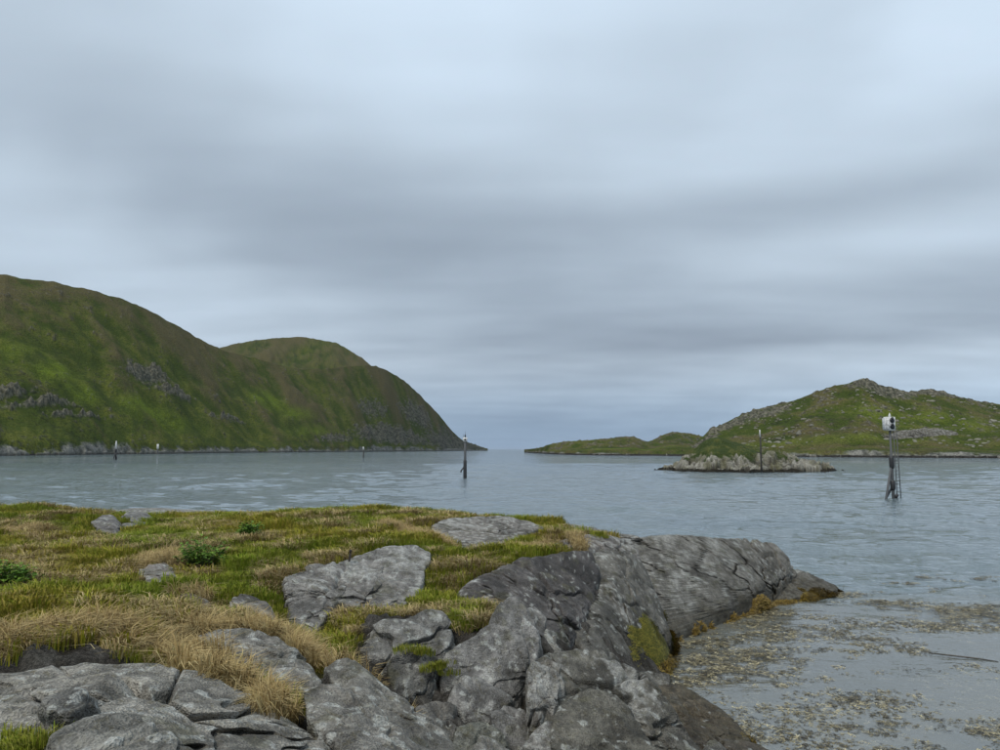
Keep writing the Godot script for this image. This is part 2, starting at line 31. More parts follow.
		[Vector3(-0.11, 1.25, -8.80), Vector3(0.06, 1.25, -9.00), Vector3(0.25, 1.25, -9.00), Vector3(0.34, 1.13, -8.90), Vector3(0.37, 0.97, -8.60), Vector3(0.27, 0.89, -8.40), Vector3(0.00, 0.93, -8.30), Vector3(-0.09, 1.11, -8.50), Vector3(-0.12, 0.87, -9.40), Vector3(0.06, 0.88, -9.60), Vector3(0.26, 0.88, -9.60), Vector3(0.35, 0.74, -9.50), Vector3(0.39, 0.57, -9.20), Vector3(0.28, 0.48, -9.00), Vector3(0.00, 0.52, -8.90), Vector3(-0.09, 0.71, -9.10), Vector3(0.34, 0.63, -8.90), Vector3(0.37, 0.47, -8.60), Vector3(0.27, 0.39, -8.40), Vector3(0.00, 0.43, -8.30), Vector3(-0.09, 0.61, -8.50)]]},
	{"name": "round_boulder", "label": "smooth rounded boulder low in the gully", "n": 50, "tint": Color(0.18, 0.19, 0.175), "lichen": 0.25, "pale": 0.2, "fol": Vector3(0.50, 0.60, 0.60), "fa": 0.02, "crack": 0.8, "depth": 0.012, "low": 0.05, "rough": 0.012, "hulls": [
		[Vector3(-0.51, 1.22, -8.30), Vector3(-0.37, 1.27, -8.50), Vector3(-0.16, 1.26, -8.60), Vector3(0.02, 1.23, -8.40), Vector3(0.10, 1.12, -8.20), Vector3(-0.05, 1.00, -8.00), Vector3(-0.40, 1.04, -7.90), Vector3(-0.52, 1.13, -8.10), Vector3(-0.52, 0.89, -8.80), Vector3(-0.38, 0.95, -9.00), Vector3(-0.17, 0.93, -9.10), Vector3(0.02, 0.90, -8.90), Vector3(0.11, 0.78, -8.70), Vector3(-0.05, 0.65, -8.50), Vector3(-0.41, 0.69, -8.40), Vector3(-0.53, 0.79, -8.60), Vector3(0.10, 0.72, -8.20), Vector3(-0.05, 0.60, -8.00), Vector3(-0.40, 0.64, -7.90), Vector3(-0.52, 0.73, -8.10)]]},
	{"name": "round_boulder", "label": "small boulder at the bottom edge below the gully", "n": 36, "tint": Color(0.18, 0.185, 0.18), "lichen": 0.25, "pale": 0.2, "fol": Vector3(0.50, 0.60, 0.60), "fa": 0.02, "crack": 0.8, "depth": 0.012, "low": 0.05, "rough": 0.012, "hulls": [
		[Vector3(-0.31, 1.24, -7.70), Vector3(-0.18, 1.29, -7.90), Vector3(0.00, 1.30, -7.90), Vector3(0.15, 1.24, -7.80), Vector3(0.24, 1.17, -7.50), Vector3(-0.28, 1.15, -7.40), Vector3(-0.32, 0.90, -8.20), Vector3(-0.19, 0.96, -8.40), Vector3(0.00, 0.97, -8.40), Vector3(0.15, 0.90, -8.30), Vector3(0.25, 0.82, -8.00), Vector3(-0.29, 0.80, -7.90), Vector3(-0.31, 0.84, -7.70), Vector3(0.15, 0.84, -7.80), Vector3(0.24, 0.77, -7.50), Vector3(-0.28, 0.75, -7.40)]]},
	{"name": "gully_stone", "label": "striped stone under tuft of grass at the head of the gully", "n": 45, "tint": Color(0.16, 0.16, 0.155), "lichen": 0.25, "pale": 0.2, "fol": Vector3(0.90, 0.10, 0.30), "fa": 0.03, "crack": 1.1, "depth": 0.05, "low": 0.05, "rough": 0.012, "hulls": [
		[Vector3(-0.94, 1.36, -8.60), Vector3(-0.77, 1.36, -8.80), Vector3(-0.51, 1.32, -8.80), Vector3(-0.46, 1.21, -8.60), Vector3(-0.51, 1.15, -8.30), Vector3(-0.73, 1.22, -8.20), Vector3(-0.96, 1.05, -9.10), Vector3(-0.79, 1.05, -9.30), Vector3(-0.52, 1.00, -9.30), Vector3(-0.47, 0.89, -9.10), Vector3(-0.52, 0.82, -8.80), Vector3(-0.75, 0.89, -8.70), Vector3(-0.51, 0.82, -8.80), Vector3(-0.46, 0.71, -8.60), Vector3(-0.51, 0.65, -8.30), Vector3(-0.73, 0.72, -8.20)]]},
	{"name": "shore_boulder", "label": "big dark rounded boulder beside the water at bottom centre", "n": 130, "tint": Color(0.13, 0.13, 0.12), "lichen": 0.12, "pale": 0.1, "fol": Vector3(0.50, 0.60, 0.60), "fa": 0.02, "crack": 1.15, "depth": 0.06, "low": 0.05, "rough": 0.012, "hulls": [
		[Vector3(0.34, 1.64, -9.30), Vector3(0.56, 1.70, -9.60), Vector3(0.89, 1.71, -9.80), Vector3(1.28, 1.65, -9.90), Vector3(1.67, 1.50, -9.80), Vector3(1.91, 1.30, -9.60), Vector3(2.07, 1.13, -9.40), Vector3(2.21, 0.94, -9.20), Vector3(2.32, 0.74, -9.00), Vector3(1.92, 0.64, -8.40), Vector3(1.00, 0.85, -7.90), Vector3(0.36, 0.95, -8.00), Vector3(0.28, 1.27, -8.50), Vector3(0.27, 1.46, -8.90), Vector3(0.37, 0.95, -10.50), Vector3(0.61, 1.03, -10.80), Vector3(0.96, 1.04, -11.00), Vector3(1.39, 0.98, -11.10), Vector3(1.81, 0.81, -11.00), Vector3(2.09, 0.58, -10.80), Vector3(2.27, 0.38, -10.60), Vector3(2.42, 0.15, -10.40), Vector3(2.54, -0.08, -10.20), Vector3(2.13, -0.23, -9.60), Vector3(1.12, -0.02, -9.10), Vector3(0.40, 0.11, -9.20), Vector3(0.31, 0.50, -9.70), Vector3(0.30, 0.73, -10.10), Vector3(2.07, 0.33, -9.40), Vector3(2.21, 0.14, -9.20), Vector3(2.32, -0.06, -9.00), Vector3(1.92, -0.16, -8.40), Vector3(1.00, 0.05, -7.90), Vector3(0.36, 0.15, -8.00), Vector3(0.28, 0.47, -8.50)]]},
	{"name": "shore_boulder", "label": "lower lobe of the dark boulder, cut off by curved crack", "n": 80, "tint": Color(0.125, 0.125, 0.113), "lichen": 0.12, "pale": 0.05, "fol": Vector3(0.50, 0.60, 0.60), "fa": 0.02, "crack": 1.3, "depth": 0.012, "low": 0.04, "rough": 0.012, "hulls": [
		[Vector3(0.55, 1.34, -8.25), Vector3(0.72, 1.50, -8.60), Vector3(1.01, 1.54, -8.70), Vector3(1.28, 1.48, -8.70), Vector3(1.48, 1.35, -8.50), Vector3(1.59, 1.22, -8.20), Vector3(1.69, 1.04, -7.90), Vector3(0.95, 0.97, -7.50), Vector3(0.46, 1.07, -7.60), Vector3(0.57, 0.95, -8.85), Vector3(0.74, 1.13, -9.20), Vector3(1.04, 1.18, -9.30), Vector3(1.33, 1.11, -9.30), Vector3(1.54, 0.97, -9.10), Vector3(1.66, 0.82, -8.80), Vector3(1.76, 0.62, -8.50), Vector3(1.00, 0.54, -8.10), Vector3(0.48, 0.64, -8.20), Vector3(1.59, 0.82, -8.20), Vector3(1.69, 0.64, -7.90), Vector3(0.95, 0.57, -7.50), Vector3(0.46, 0.67, -7.60)]]},
	{"name": "striated_block", "label": "upright striated block on the left of the dark shore boulder", "n": 55, "tint": Color(0.19, 0.185, 0.175), "lichen": 0.2, "pale": 0.4, "fol": Vector3(0.95, 0.15, 0.20), "fa": 0.03, "crack": 1.1, "depth": 0.05, "low": 0.05, "rough": 0.012, "hulls": [
		[Vector3(0.30, 1.70, -8.90), Vector3(0.42, 1.74, -9.10), Vector3(0.57, 1.73, -9.20), Vector3(0.70, 1.65, -9.10), Vector3(0.68, 1.49, -8.80), Vector3(0.55, 1.32, -8.60), Vector3(0.39, 1.28, -8.40), Vector3(0.30, 1.43, -8.50), Vector3(0.31, 1.41, -9.40), Vector3(0.43, 1.45, -9.60), Vector3(0.58, 1.45, -9.70), Vector3(0.72, 1.36, -9.60), Vector3(0.69, 1.19, -9.30), Vector3(0.56, 1.00, -9.10), Vector3(0.40, 0.96, -8.90), Vector3(0.31, 1.11, -9.00), Vector3(0.68, 1.09, -8.80), Vector3(0.55, 0.92, -8.60), Vector3(0.39, 0.88, -8.40), Vector3(0.30, 1.03, -8.50)]]},
	{"name": "veined_stone", "label": "white veined stone at the bottom edge beside the dark boulder", "n": 50, "tint": Color(0.19, 0.19, 0.185), "lichen": 0.3, "pale": 0.75, "fol": Vector3(0.75, 0.40, 0.50), "fa": 0.035, "crack": 1.1, "depth": 0.05, "low": 0.05, "rough": 0.012, "hulls": [
		[Vector3(0.24, 1.15, -8.00), Vector3(0.40, 1.26, -8.30), Vector3(0.60, 1.34, -8.40), Vector3(0.69, 1.27, -8.20), Vector3(0.79, 1.17, -8.00), Vector3(0.77, 1.07, -7.60), Vector3(0.24, 1.07, -7.60), Vector3(0.25, 0.81, -8.50), Vector3(0.41, 0.93, -8.80), Vector3(0.62, 1.02, -8.90), Vector3(0.71, 0.94, -8.70), Vector3(0.82, 0.83, -8.50), Vector3(0.80, 0.71, -8.10), Vector3(0.25, 0.71, -8.10), Vector3(0.24, 0.75, -8.00), Vector3(0.79, 0.77, -8.00), Vector3(0.77, 0.67, -7.60), Vector3(0.24, 0.67, -7.60)]]},
	{"name": "wet_slab", "label": "low brown wet slab sloping into the seaweed water", "n": 70, "tint": Color(0.115, 0.1, 0.075), "lichen": 0.05, "pale": 0.05, "fol": Vector3(0.50, 0.80, 0.30), "fa": 0.03, "crack": 1.2, "depth": 0.03, "low": 0.03, "rough": 0.012, "hulls": [
		[Vector3(2.08, 0.63, -11.60), Vector3(2.45, 0.64, -11.90), Vector3(2.81, 0.61, -12.00), Vector3(3.12, 0.43, -11.60), Vector3(3.36, 0.34, -11.20), Vector3(3.47, 0.28, -10.80), Vector3(3.25, 0.26, -10.40), Vector3(2.60, 0.37, -10.20), Vector3(2.19, 0.43, -10.20), Vector3(2.07, 0.48, -10.80), Vector3(2.11, 0.33, -12.10), Vector3(2.47, 0.34, -12.40), Vector3(2.83, 0.31, -12.50), Vector3(3.16, 0.12, -12.10), Vector3(3.41, 0.02, -11.70), Vector3(3.52, -0.05, -11.30), Vector3(3.30, -0.08, -10.90), Vector3(2.65, 0.03, -10.70), Vector3(2.22, 0.10, -10.70), Vector3(2.10, 0.15, -11.30), Vector3(3.12, -0.17, -11.60), Vector3(3.36, -0.26, -11.20), Vector3(3.47, -0.32, -10.80), Vector3(3.25, -0.34, -10.40), Vector3(2.60, -0.23, -10.20), Vector3(2.19, -0.17, -10.20), Vector3(2.07, -0.12, -10.80)]]},
	{"name": "wet_slab", "label": "narrow dark wet ledge at the bottom edge of the water", "n": 50, "tint": Color(0.1, 0.09, 0.075), "lichen": 0.05, "pale": 0.05, "fol": Vector3(0.40, 0.80, 0.30), "fa": 0.025, "crack": 1.1, "depth": 0.05, "low": 0.05, "rough": 0.012, "hulls": [
		[Vector3(2.35, 0.59, -9.70), Vector3(2.74, 0.54, -10.00), Vector3(3.15, 0.45, -10.10), Vector3(3.50, 0.36, -10.00), Vector3(3.54, 0.33, -9.60), Vector3(2.54, 0.40, -9.10), Vector3(2.25, 0.48, -9.30), Vector3(2.40, 0.26, -10.20), Vector3(2.79, 0.21, -10.50), Vector3(3.21, 0.11, -10.60), Vector3(3.57, 0.02, -10.50), Vector3(3.61, -0.02, -10.10), Vector3(2.60, 0.04, -9.60), Vector3(2.30, 0.13, -9.80), Vector3(3.15, -0.15, -10.10), Vector3(3.50, -0.24, -10.00), Vector3(3.54, -0.27, -9.60), Vector3(2.54, -0.20, -9.10), Vector3(2.25, -0.12, -9.30)]]},
	{"name": "round_boulder", "label": "small grey stone at the bottom edge, right of the dark boulder", "n": 30, "tint": Color(0.17, 0.175, 0.17), "lichen": 0.2, "pale": 0.2, "fol": Vector3(0.50, 0.60, 0.60), "fa": 0.02, "crack": 1.1, "depth": 0.05, "low": 0.05, "rough": 0.012, "hulls": [
		[Vector3(2.27, 0.78, -8.90), Vector3(2.46, 0.82, -9.10), Vector3(2.61, 0.79, -9.00), Vector3(2.63, 0.72, -8.70), Vector3(2.16, 0.70, -8.50), Vector3(2.30, 0.51, -9.30), Vector3(2.49, 0.55, -9.50), Vector3(2.65, 0.52, -9.40), Vector3(2.67, 0.44, -9.10), Vector3(2.19, 0.41, -8.90), Vector3(2.27, 0.48, -8.90), Vector3(2.61, 0.49, -9.00), Vector3(2.63, 0.42, -8.70), Vector3(2.16, 0.40, -8.50)]]},
	{"name": "shore_stone", "label": "jagged dark stone in the notch where the water begins", "n": 36, "tint": Color(0.13, 0.13, 0.12), "lichen": 0.1, "pale": 0.2, "fol": Vector3(0.50, 0.60, 0.60), "fa": 0.03, "crack": 1.1, "depth": 0.05, "low": 0.05, "rough": 0.012, "hulls": [
		[Vector3(2.10, 0.77, -12.00), Vector3(2.47, 0.72, -12.40), Vector3(2.72, 0.66, -12.30), Vector3(2.57, 0.60, -11.90), Vector3(2.16, 0.63, -11.60), Vector3(2.12, 0.48, -12.50), Vector3(2.50, 0.43, -12.90), Vector3(2.75, 0.36, -12.80), Vector3(2.59, 0.29, -12.40), Vector3(2.18, 0.33, -12.10), Vector3(2.47, 0.22, -12.40), Vector3(2.72, 0.16, -12.30), Vector3(2.57, 0.10, -11.90), Vector3(2.16, 0.13, -11.60)]]},
	{"name": "dome_rock", "label": "rounded grey rock face with yellow algae patch above the water notch", "n": 130, "tint": Color(0.145, 0.145, 0.138), "lichen": 0.2, "pale": 0.15, "fol": Vector3(0.75, 0.45, 0.45), "fa": 0.035, "crack": 0.8, "depth": 0.05, "low": 0.035, "rough": 0.012, "hulls": [
		[Vector3(1.17, 1.27, -15.00), Vector3(1.53, 1.83, -15.60), Vector3(2.17, 2.02, -16.60), Vector3(2.84, 2.01, -17.00), Vector3(3.19, 1.66, -16.90), Vector3(3.36, 1.04, -16.20), Vector3(3.51, 0.48, -15.80), Vector3(3.25, 0.33, -15.00), Vector3(2.85, 0.17, -14.30), Vector3(2.28, 0.42, -13.60), Vector3(1.86, 0.65, -12.90), Vector3(1.38, 0.98, -12.60), Vector3(1.10, 1.16, -12.90), Vector3(1.07, 1.19, -13.80), Vector3(1.25, 0.48, -16.60), Vector3(1.63, 1.11, -17.20), Vector3(2.31, 1.33, -18.20), Vector3(3.02, 1.33, -18.60), Vector3(3.39, 0.94, -18.50), Vector3(3.59, 0.25, -17.80), Vector3(3.75, -0.38, -17.40), Vector3(3.49, -0.56, -16.60), Vector3(3.08, -0.76, -15.90), Vector3(2.47, -0.51, -15.20), Vector3(2.03, -0.27, -14.50), Vector3(1.51, 0.09, -14.20), Vector3(1.20, 0.31, -14.50), Vector3(1.16, 0.37, -15.40), Vector3(3.36, 0.44, -16.20), Vector3(3.51, -0.12, -15.80), Vector3(3.25, -0.27, -15.00), Vector3(2.85, -0.43, -14.30), Vector3(2.28, -0.18, -13.60), Vector3(1.86, 0.05, -12.90), Vector3(1.38, 0.38, -12.60)]]},
	{"name": "whaleback_rock", "label": "long whaleback rock with pale top reaching out into the water", "n": 190, "tint": Color(0.175, 0.175, 0.168), "lichen": 0.35, "pale": 0.55, "fol": Vector3(0.93, 0.20, 0.35), "fa": 0.035, "crack": 0.95, "depth": 0.09, "low": 0.03, "rough": 0.012, "hulls": [
		[Vector3(2.56, 1.80, -19.60), Vector3(3.37, 1.96, -19.80), Vector3(4.28, 1.99, -20.20), Vector3(5.88, 1.87, -21.20), Vector3(7.20, 1.68, -22.20), Vector3(8.23, 1.44, -22.80), Vector3(8.52, 1.07, -22.50), Vector3(8.43, 0.68, -22.10), Vector3(7.96, 0.28, -21.50), Vector3(7.09, 0.16, -21.00), Vector3(5.78, 0.16, -19.80), Vector3(4.84, 0.13, -18.70), Vector3(3.94, 0.08, -17.30), Vector3(3.52, 0.13, -16.60), Vector3(3.26, 0.63, -17.00), Vector3(3.08, 1.11, -18.20), Vector3(2.76, 0.87, -21.80), Vector3(3.63, 1.05, -22.00), Vector3(4.61, 1.09, -22.40), Vector3(6.30, 0.96, -23.40), Vector3(7.68, 0.78, -24.40), Vector3(8.75, 0.51, -25.00), Vector3(9.07, 0.11, -24.70), Vector3(9.00, -0.33, -24.30), Vector3(8.52, -0.78, -23.70), Vector3(7.60, -0.93, -23.20), Vector3(6.23, -0.95, -22.00), Vector3(5.25, -1.01, -20.90), Vector3(4.30, -1.10, -19.50), Vector3(3.86, -1.07, -18.80), Vector3(3.57, -0.50, -19.20), Vector3(3.35, 0.08, -20.40), Vector3(8.43, -0.12, -22.10), Vector3(7.96, -0.52, -21.50), Vector3(7.09, -0.64, -21.00), Vector3(5.78, -0.64, -19.80), Vector3(4.84, -0.67, -18.70), Vector3(3.94, -0.72, -17.30), Vector3(3.52, -0.67, -16.60), Vector3(3.26, -0.17, -17.00)],
		[Vector3(8.18, 0.98, -23.20), Vector3(8.99, 0.56, -23.00), Vector3(9.52, 0.30, -23.00), Vector3(10.01, 0.15, -22.90), Vector3(9.71, 0.13, -22.30), Vector3(8.26, 0.15, -21.20), Vector3(7.19, 0.12, -20.90), Vector3(6.95, 0.50, -21.80), Vector3(8.34, 0.45, -24.40), Vector3(9.17, 0.01, -24.20), Vector3(9.71, -0.27, -24.20), Vector3(10.21, -0.42, -24.10), Vector3(9.92, -0.45, -23.50), Vector3(8.46, -0.44, -22.40), Vector3(7.37, -0.47, -22.10), Vector3(7.11, -0.06, -23.00), Vector3(9.52, -0.30, -23.00), Vector3(10.01, -0.45, -22.90), Vector3(9.71, -0.47, -22.30), Vector3(8.26, -0.45, -21.20), Vector3(7.19, -0.48, -20.90)]]},
	{"name": "rock_wall", "label": "dark purplish rock wall under the grass right of centre", "n": 110, "tint": Color(0.108, 0.105, 0.108), "lichen": 0.15, "pale": 0.05, "fol": Vector3(0.80, 0.30, 0.40), "fa": 0.04, "crack": 0.8, "depth": 0.05, "low": 0.04, "rough": 0.012, "hulls": [
		[Vector3(-0.73, 1.91, -12.40), Vector3(-0.51, 2.03, -13.00), Vector3(0.00, 2.10, -13.20), Vector3(0.56, 2.23, -14.20), Vector3(1.18, 2.21, -15.00), Vector3(1.83, 2.17, -15.60), Vector3(1.98, 1.82, -15.20), Vector3(1.75, 1.43, -14.20), Vector3(1.34, 1.17, -13.00), Vector3(0.94, 1.08, -12.20), Vector3(0.61, 1.28, -11.90), Vector3(0.31, 1.44, -12.00), Vector3(-0.16, 1.71, -12.00), Vector3(-0.79, 1.13, -14.00), Vector3(-0.55, 1.28, -14.60), Vector3(0.00, 1.36, -14.80), Vector3(0.60, 1.52, -15.80), Vector3(1.26, 1.52, -16.60), Vector3(1.96, 1.48, -17.20), Vector3(2.12, 1.08, -16.80), Vector3(1.89, 0.64, -15.80), Vector3(1.46, 0.32, -14.60), Vector3(1.04, 0.19, -13.80), Vector3(0.68, 0.41, -13.50), Vector3(0.34, 0.59, -13.60), Vector3(-0.17, 0.90, -13.60), Vector3(1.75, 0.73, -14.20), Vector3(1.34, 0.47, -13.00), Vector3(0.94, 0.38, -12.20), Vector3(0.61, 0.58, -11.90), Vector3(0.31, 0.74, -12.00), Vector3(-0.16, 1.01, -12.00)]]},
	{"name": "rock_wall", "label": "pale edged rock shoulder joining the dark wall to the whaleback", "n": 90, "tint": Color(0.19, 0.185, 0.185), "lichen": 0.42, "pale": 0.4, "fol": Vector3(0.60, 0.40, 0.60), "fa": 0.05, "crack": 0.8, "depth": 0.05, "low": 0.05, "rough": 0.012, "hulls": [
		[Vector3(0.90, 2.05, -17.20), Vector3(1.85, 2.07, -18.80), Vector3(2.85, 2.01, -19.80), Vector3(3.66, 1.83, -20.00), Vector3(3.40, 1.52, -18.60), Vector3(2.75, 1.33, -17.60), Vector3(1.86, 1.56, -16.80), Vector3(1.32, 1.76, -16.90), Vector3(0.96, 1.29, -19.00), Vector3(1.96, 1.33, -20.60), Vector3(3.02, 1.27, -21.60), Vector3(3.87, 1.08, -21.80), Vector3(3.61, 0.72, -20.40), Vector3(2.94, 0.49, -19.40), Vector3(2.00, 0.74, -18.60), Vector3(1.42, 0.96, -18.70), Vector3(3.40, 0.72, -18.60), Vector3(2.75, 0.53, -17.60), Vector3(1.86, 0.76, -16.80), Vector3(1.32, 0.96, -16.90)]]},
	{"name": "crack_block", "label": "small pale blocks in the cleft beside the pointed slab", "n": 36, "tint": Color(0.22, 0.22, 0.21), "lichen": 0.5, "pale": 0.5, "fol": Vector3(0.50, 0.60, 0.60), "fa": 0.02, "crack": 1.1, "depth": 0.05, "low": 0.05, "rough": 0.012, "hulls": [
		[Vector3(0.46, 1.52, -10.90), Vector3(0.62, 1.62, -11.20), Vector3(0.81, 1.56, -11.20), Vector3(0.86, 1.44, -10.80), Vector3(0.74, 1.39, -10.30), Vector3(0.53, 1.39, -10.20), Vector3(0.47, 1.25, -11.40), Vector3(0.63, 1.35, -11.70), Vector3(0.82, 1.30, -11.70), Vector3(0.88, 1.16, -11.30), Vector3(0.76, 1.10, -10.80), Vector3(0.53, 1.10, -10.70), Vector3(0.46, 1.02, -10.90), Vector3(0.86, 0.94, -10.80), Vector3(0.74, 0.89, -10.30), Vector3(0.53, 0.89, -10.20)]]},
	{"name": "crack_block", "label": "narrow stone beside the right edge of the pointed slab", "n": 36, "tint": Color(0.19, 0.19, 0.19), "lichen": 0.35, "pale": 0.2, "fol": Vector3(0.50, 0.60, 0.60), "fa": 0.02, "crack": 1.1, "depth": 0.05, "low": 0.05, "rough": 0.012, "hulls": [
		[Vector3(0.35, 1.85, -11.20), Vector3(0.51, 1.85, -11.60), Vector3(0.68, 1.72, -11.40), Vector3(0.63, 1.58, -10.90), Vector3(0.47, 1.57, -10.70), Vector3(0.35, 1.59, -11.70), Vector3(0.52, 1.60, -12.10), Vector3(0.69, 1.46, -11.90), Vector3(0.64, 1.31, -11.40), Vector3(0.48, 1.30, -11.20), Vector3(0.68, 1.12, -11.40), Vector3(0.63, 0.98, -10.90), Vector3(0.47, 0.97, -10.70)]]},
	{"name": "pale_outcrop", "label": "pale lichen covered outcrop on the grassy crest", "n": 90, "tint": Color(0.26, 0.255, 0.25), "lichen": 0.6, "pale": 0.6, "fol": Vector3(-0.30, 0.80, 0.40), "fa": 0.05, "crack": 0.9, "depth": 0.03, "low": 0.03, "rough": 0.012, "hulls": [
		[Vector3(-1.72, 2.33, -18.20), Vector3(-1.38, 2.45, -19.20), Vector3(-0.65, 2.47, -19.80), Vector3(0.13, 2.43, -20.20), Vector3(0.74, 2.33, -20.20), Vector3(1.16, 2.21, -19.60), Vector3(0.49, 2.14, -18.60), Vector3(-0.11, 2.05, -17.40), Vector3(-0.64, 1.94, -16.40), Vector3(-1.10, 2.05, -17.60), Vector3(-1.72, 2.08, -18.80), Vector3(-1.39, 2.21, -19.80), Vector3(-0.65, 2.24, -20.40), Vector3(0.13, 2.20, -20.80), Vector3(0.74, 2.09, -20.80), Vector3(1.16, 1.97, -20.20), Vector3(0.49, 1.89, -19.20), Vector3(-0.11, 1.80, -18.00), Vector3(-0.65, 1.68, -17.00), Vector3(-1.11, 1.79, -18.20), Vector3(1.16, 1.61, -19.60), Vector3(0.49, 1.54, -18.60), Vector3(-0.11, 1.45, -17.40), Vector3(-0.64, 1.34, -16.40), Vector3(-1.10, 1.45, -17.60)]]},
	{"name": "crest_rocks", "label": "low pale rock rim along the crest above the water", "n": 80, "tint": Color(0.23, 0.23, 0.225), "lichen": 0.55, "pale": 0.5, "fol": Vector3(0.50, 0.60, 0.60), "fa": 0.05, "crack": 1.1, "depth": 0.05, "low": 0.05, "rough": 0.012, "hulls": [
		[Vector3(1.24, 1.89, -23.60), Vector3(2.24, 1.81, -24.40), Vector3(3.17, 1.65, -24.20), Vector3(4.32, 1.53, -23.60), Vector3(3.53, 1.50, -21.60), Vector3(2.26, 1.70, -21.60), Vector3(1.47, 1.86, -21.60), Vector3(1.28, 1.25, -25.20), Vector3(2.31, 1.18, -26.00), Vector3(3.28, 1.00, -25.80), Vector3(4.48, 0.86, -25.20), Vector3(3.68, 0.82, -23.20), Vector3(2.36, 1.03, -23.20), Vector3(1.53, 1.21, -23.20), Vector3(3.17, 0.95, -24.20), Vector3(4.32, 0.83, -23.60), Vector3(3.53, 0.80, -21.60), Vector3(2.26, 1.00, -21.60)]]},
	{"name": "meadow_rock", "label": "grey rock with steep face set in the turf near the left crest", "n": 45, "tint": Color(0.21, 0.205, 0.21), "lichen": 0.35, "pale": 0.2, "fol": Vector3(0.50, 0.60, 0.60), "fa": 0.02, "crack": 1.1, "depth": 0.05, "low": 0.05, "rough": 0.012, "hulls": [
		[Vector3(-10.80, 2.28, -20.20), Vector3(-11.23, 2.36, -21.40), Vector3(-11.10, 2.35, -21.80), Vector3(-10.49, 2.20, -21.00), Vector3(-9.43, 2.14, -18.80), Vector3(-9.13, 2.14, -17.80), Vector3(-9.81, 2.19, -18.60), Vector3(-10.90, 1.96, -21.00), Vector3(-11.30, 2.05, -22.20), Vector3(-11.16, 2.04, -22.60), Vector3(-10.56, 1.88, -21.80), Vector3(-9.53, 1.81, -19.60), Vector3(-9.25, 1.80, -18.60), Vector3(-9.93, 1.86, -19.40), Vector3(-10.80, 1.78, -20.20), Vector3(-10.49, 1.70, -21.00), Vector3(-9.43, 1.64, -18.80), Vector3(-9.13, 1.64, -17.80), Vector3(-9.81, 1.69, -18.60)]]},
	{"name": "meadow_rock", "label": "flat grey rock beside the steep rock at the left crest", "n": 40, "tint": Color(0.23, 0.235, 0.24), "lichen": 0.4, "pale": 0.2, "fol": Vector3(0.50, 0.60, 0.60), "fa": 0.02, "crack": 1.1, "depth": 0.05, "low": 0.05, "rough": 0.012, "hulls": [
		[Vector3(-11.50, 2.16, -23.00), Vector3(-12.11, 2.19, -24.80), Vector3(-11.62, 2.14, -25.00), Vector3(-10.37, 2.11, -22.60), Vector3(-9.72, 2.10, -20.60), Vector3(-10.05, 2.13, -20.40), Vector3(-11.54, 1.85, -23.80), Vector3(-12.13, 1.89, -25.60), Vector3(-11.63, 1.84, -25.80), Vector3(-10.42, 1.79, -23.40), Vector3(-9.79, 1.78, -21.40), Vector3(-10.13, 1.80, -21.20), Vector3(-11.50, 1.66, -23.00), Vector3(-11.62, 1.64, -25.00), Vector3(-10.37, 1.61, -22.60), Vector3(-9.72, 1.60, -20.60), Vector3(-10.05, 1.63, -20.40)]]},
	{"name": "meadow_rock", "label": "low pinkish grey stone among grass left of the leafy plant", "n": 50, "tint": Color(0.25, 0.235, 0.235), "lichen": 0.4, "pale": 0.2, "fol": Vector3(0.50, 0.60, 0.60), "fa": 0.02, "crack": 1.1, "depth": 0.05, "low": 0.05, "rough": 0.012, "hulls": [
		[Vector3(-5.47, 2.34, -11.60), Vector3(-5.65, 2.36, -12.30), Vector3(-5.55, 2.35, -12.70), Vector3(-5.23, 2.32, -12.30), Vector3(-4.91, 2.31, -11.50), Vector3(-4.89, 2.31, -11.00), Vector3(-5.22, 2.30, -11.20), Vector3(-5.53, 2.11, -12.10), Vector3(-5.70, 2.14, -12.80), Vector3(-5.60, 2.13, -13.20), Vector3(-5.28, 2.09, -12.80), Vector3(-4.97, 2.08, -12.00), Vector3(-4.96, 2.07, -11.50), Vector3(-5.29, 2.07, -11.70), Vector3(-5.47, 1.94, -11.60), Vector3(-5.65, 1.96, -12.30), Vector3(-5.55, 1.95, -12.70), Vector3(-5.23, 1.92, -12.30), Vector3(-4.91, 1.91, -11.50), Vector3(-4.89, 1.91, -11.00), Vector3(-5.22, 1.90, -11.20)]]},
	{"name": "meadow_rock", "label": "brown stone half buried under a dry tussock", "n": 36, "tint": Color(0.13, 0.105, 0.09), "lichen": 0.1, "pale": 0.2, "fol": Vector3(0.50, 0.60, 0.60), "fa": 0.02, "crack": 1.1, "depth": 0.05, "low": 0.05, "rough": 0.012, "hulls": [
		[Vector3(-4.11, 2.25, -9.60), Vector3(-4.14, 2.31, -9.90), Vector3(-4.04, 2.31, -10.10), Vector3(-3.80, 2.27, -9.90), Vector3(-3.58, 2.25, -9.40), Vector3(-3.69, 2.23, -9.20), Vector3(-3.92, 2.23, -9.30), Vector3(-4.11, 2.10, -9.90), Vector3(-4.14, 2.16, -10.20), Vector3(-4.04, 2.16, -10.40), Vector3(-3.80, 2.12, -10.20), Vector3(-3.59, 2.10, -9.70), Vector3(-3.70, 2.08, -9.50), Vector3(-3.92, 2.08, -9.60), Vector3(-4.11, 1.95, -9.60), Vector3(-4.14, 2.01, -9.90), Vector3(-4.04, 2.01, -10.10), Vector3(-3.80, 1.97, -9.90), Vector3(-3.58, 1.95, -9.40), Vector3(-3.69, 1.93, -9.20), Vector3(-3.92, 1.93, -9.30)]]},
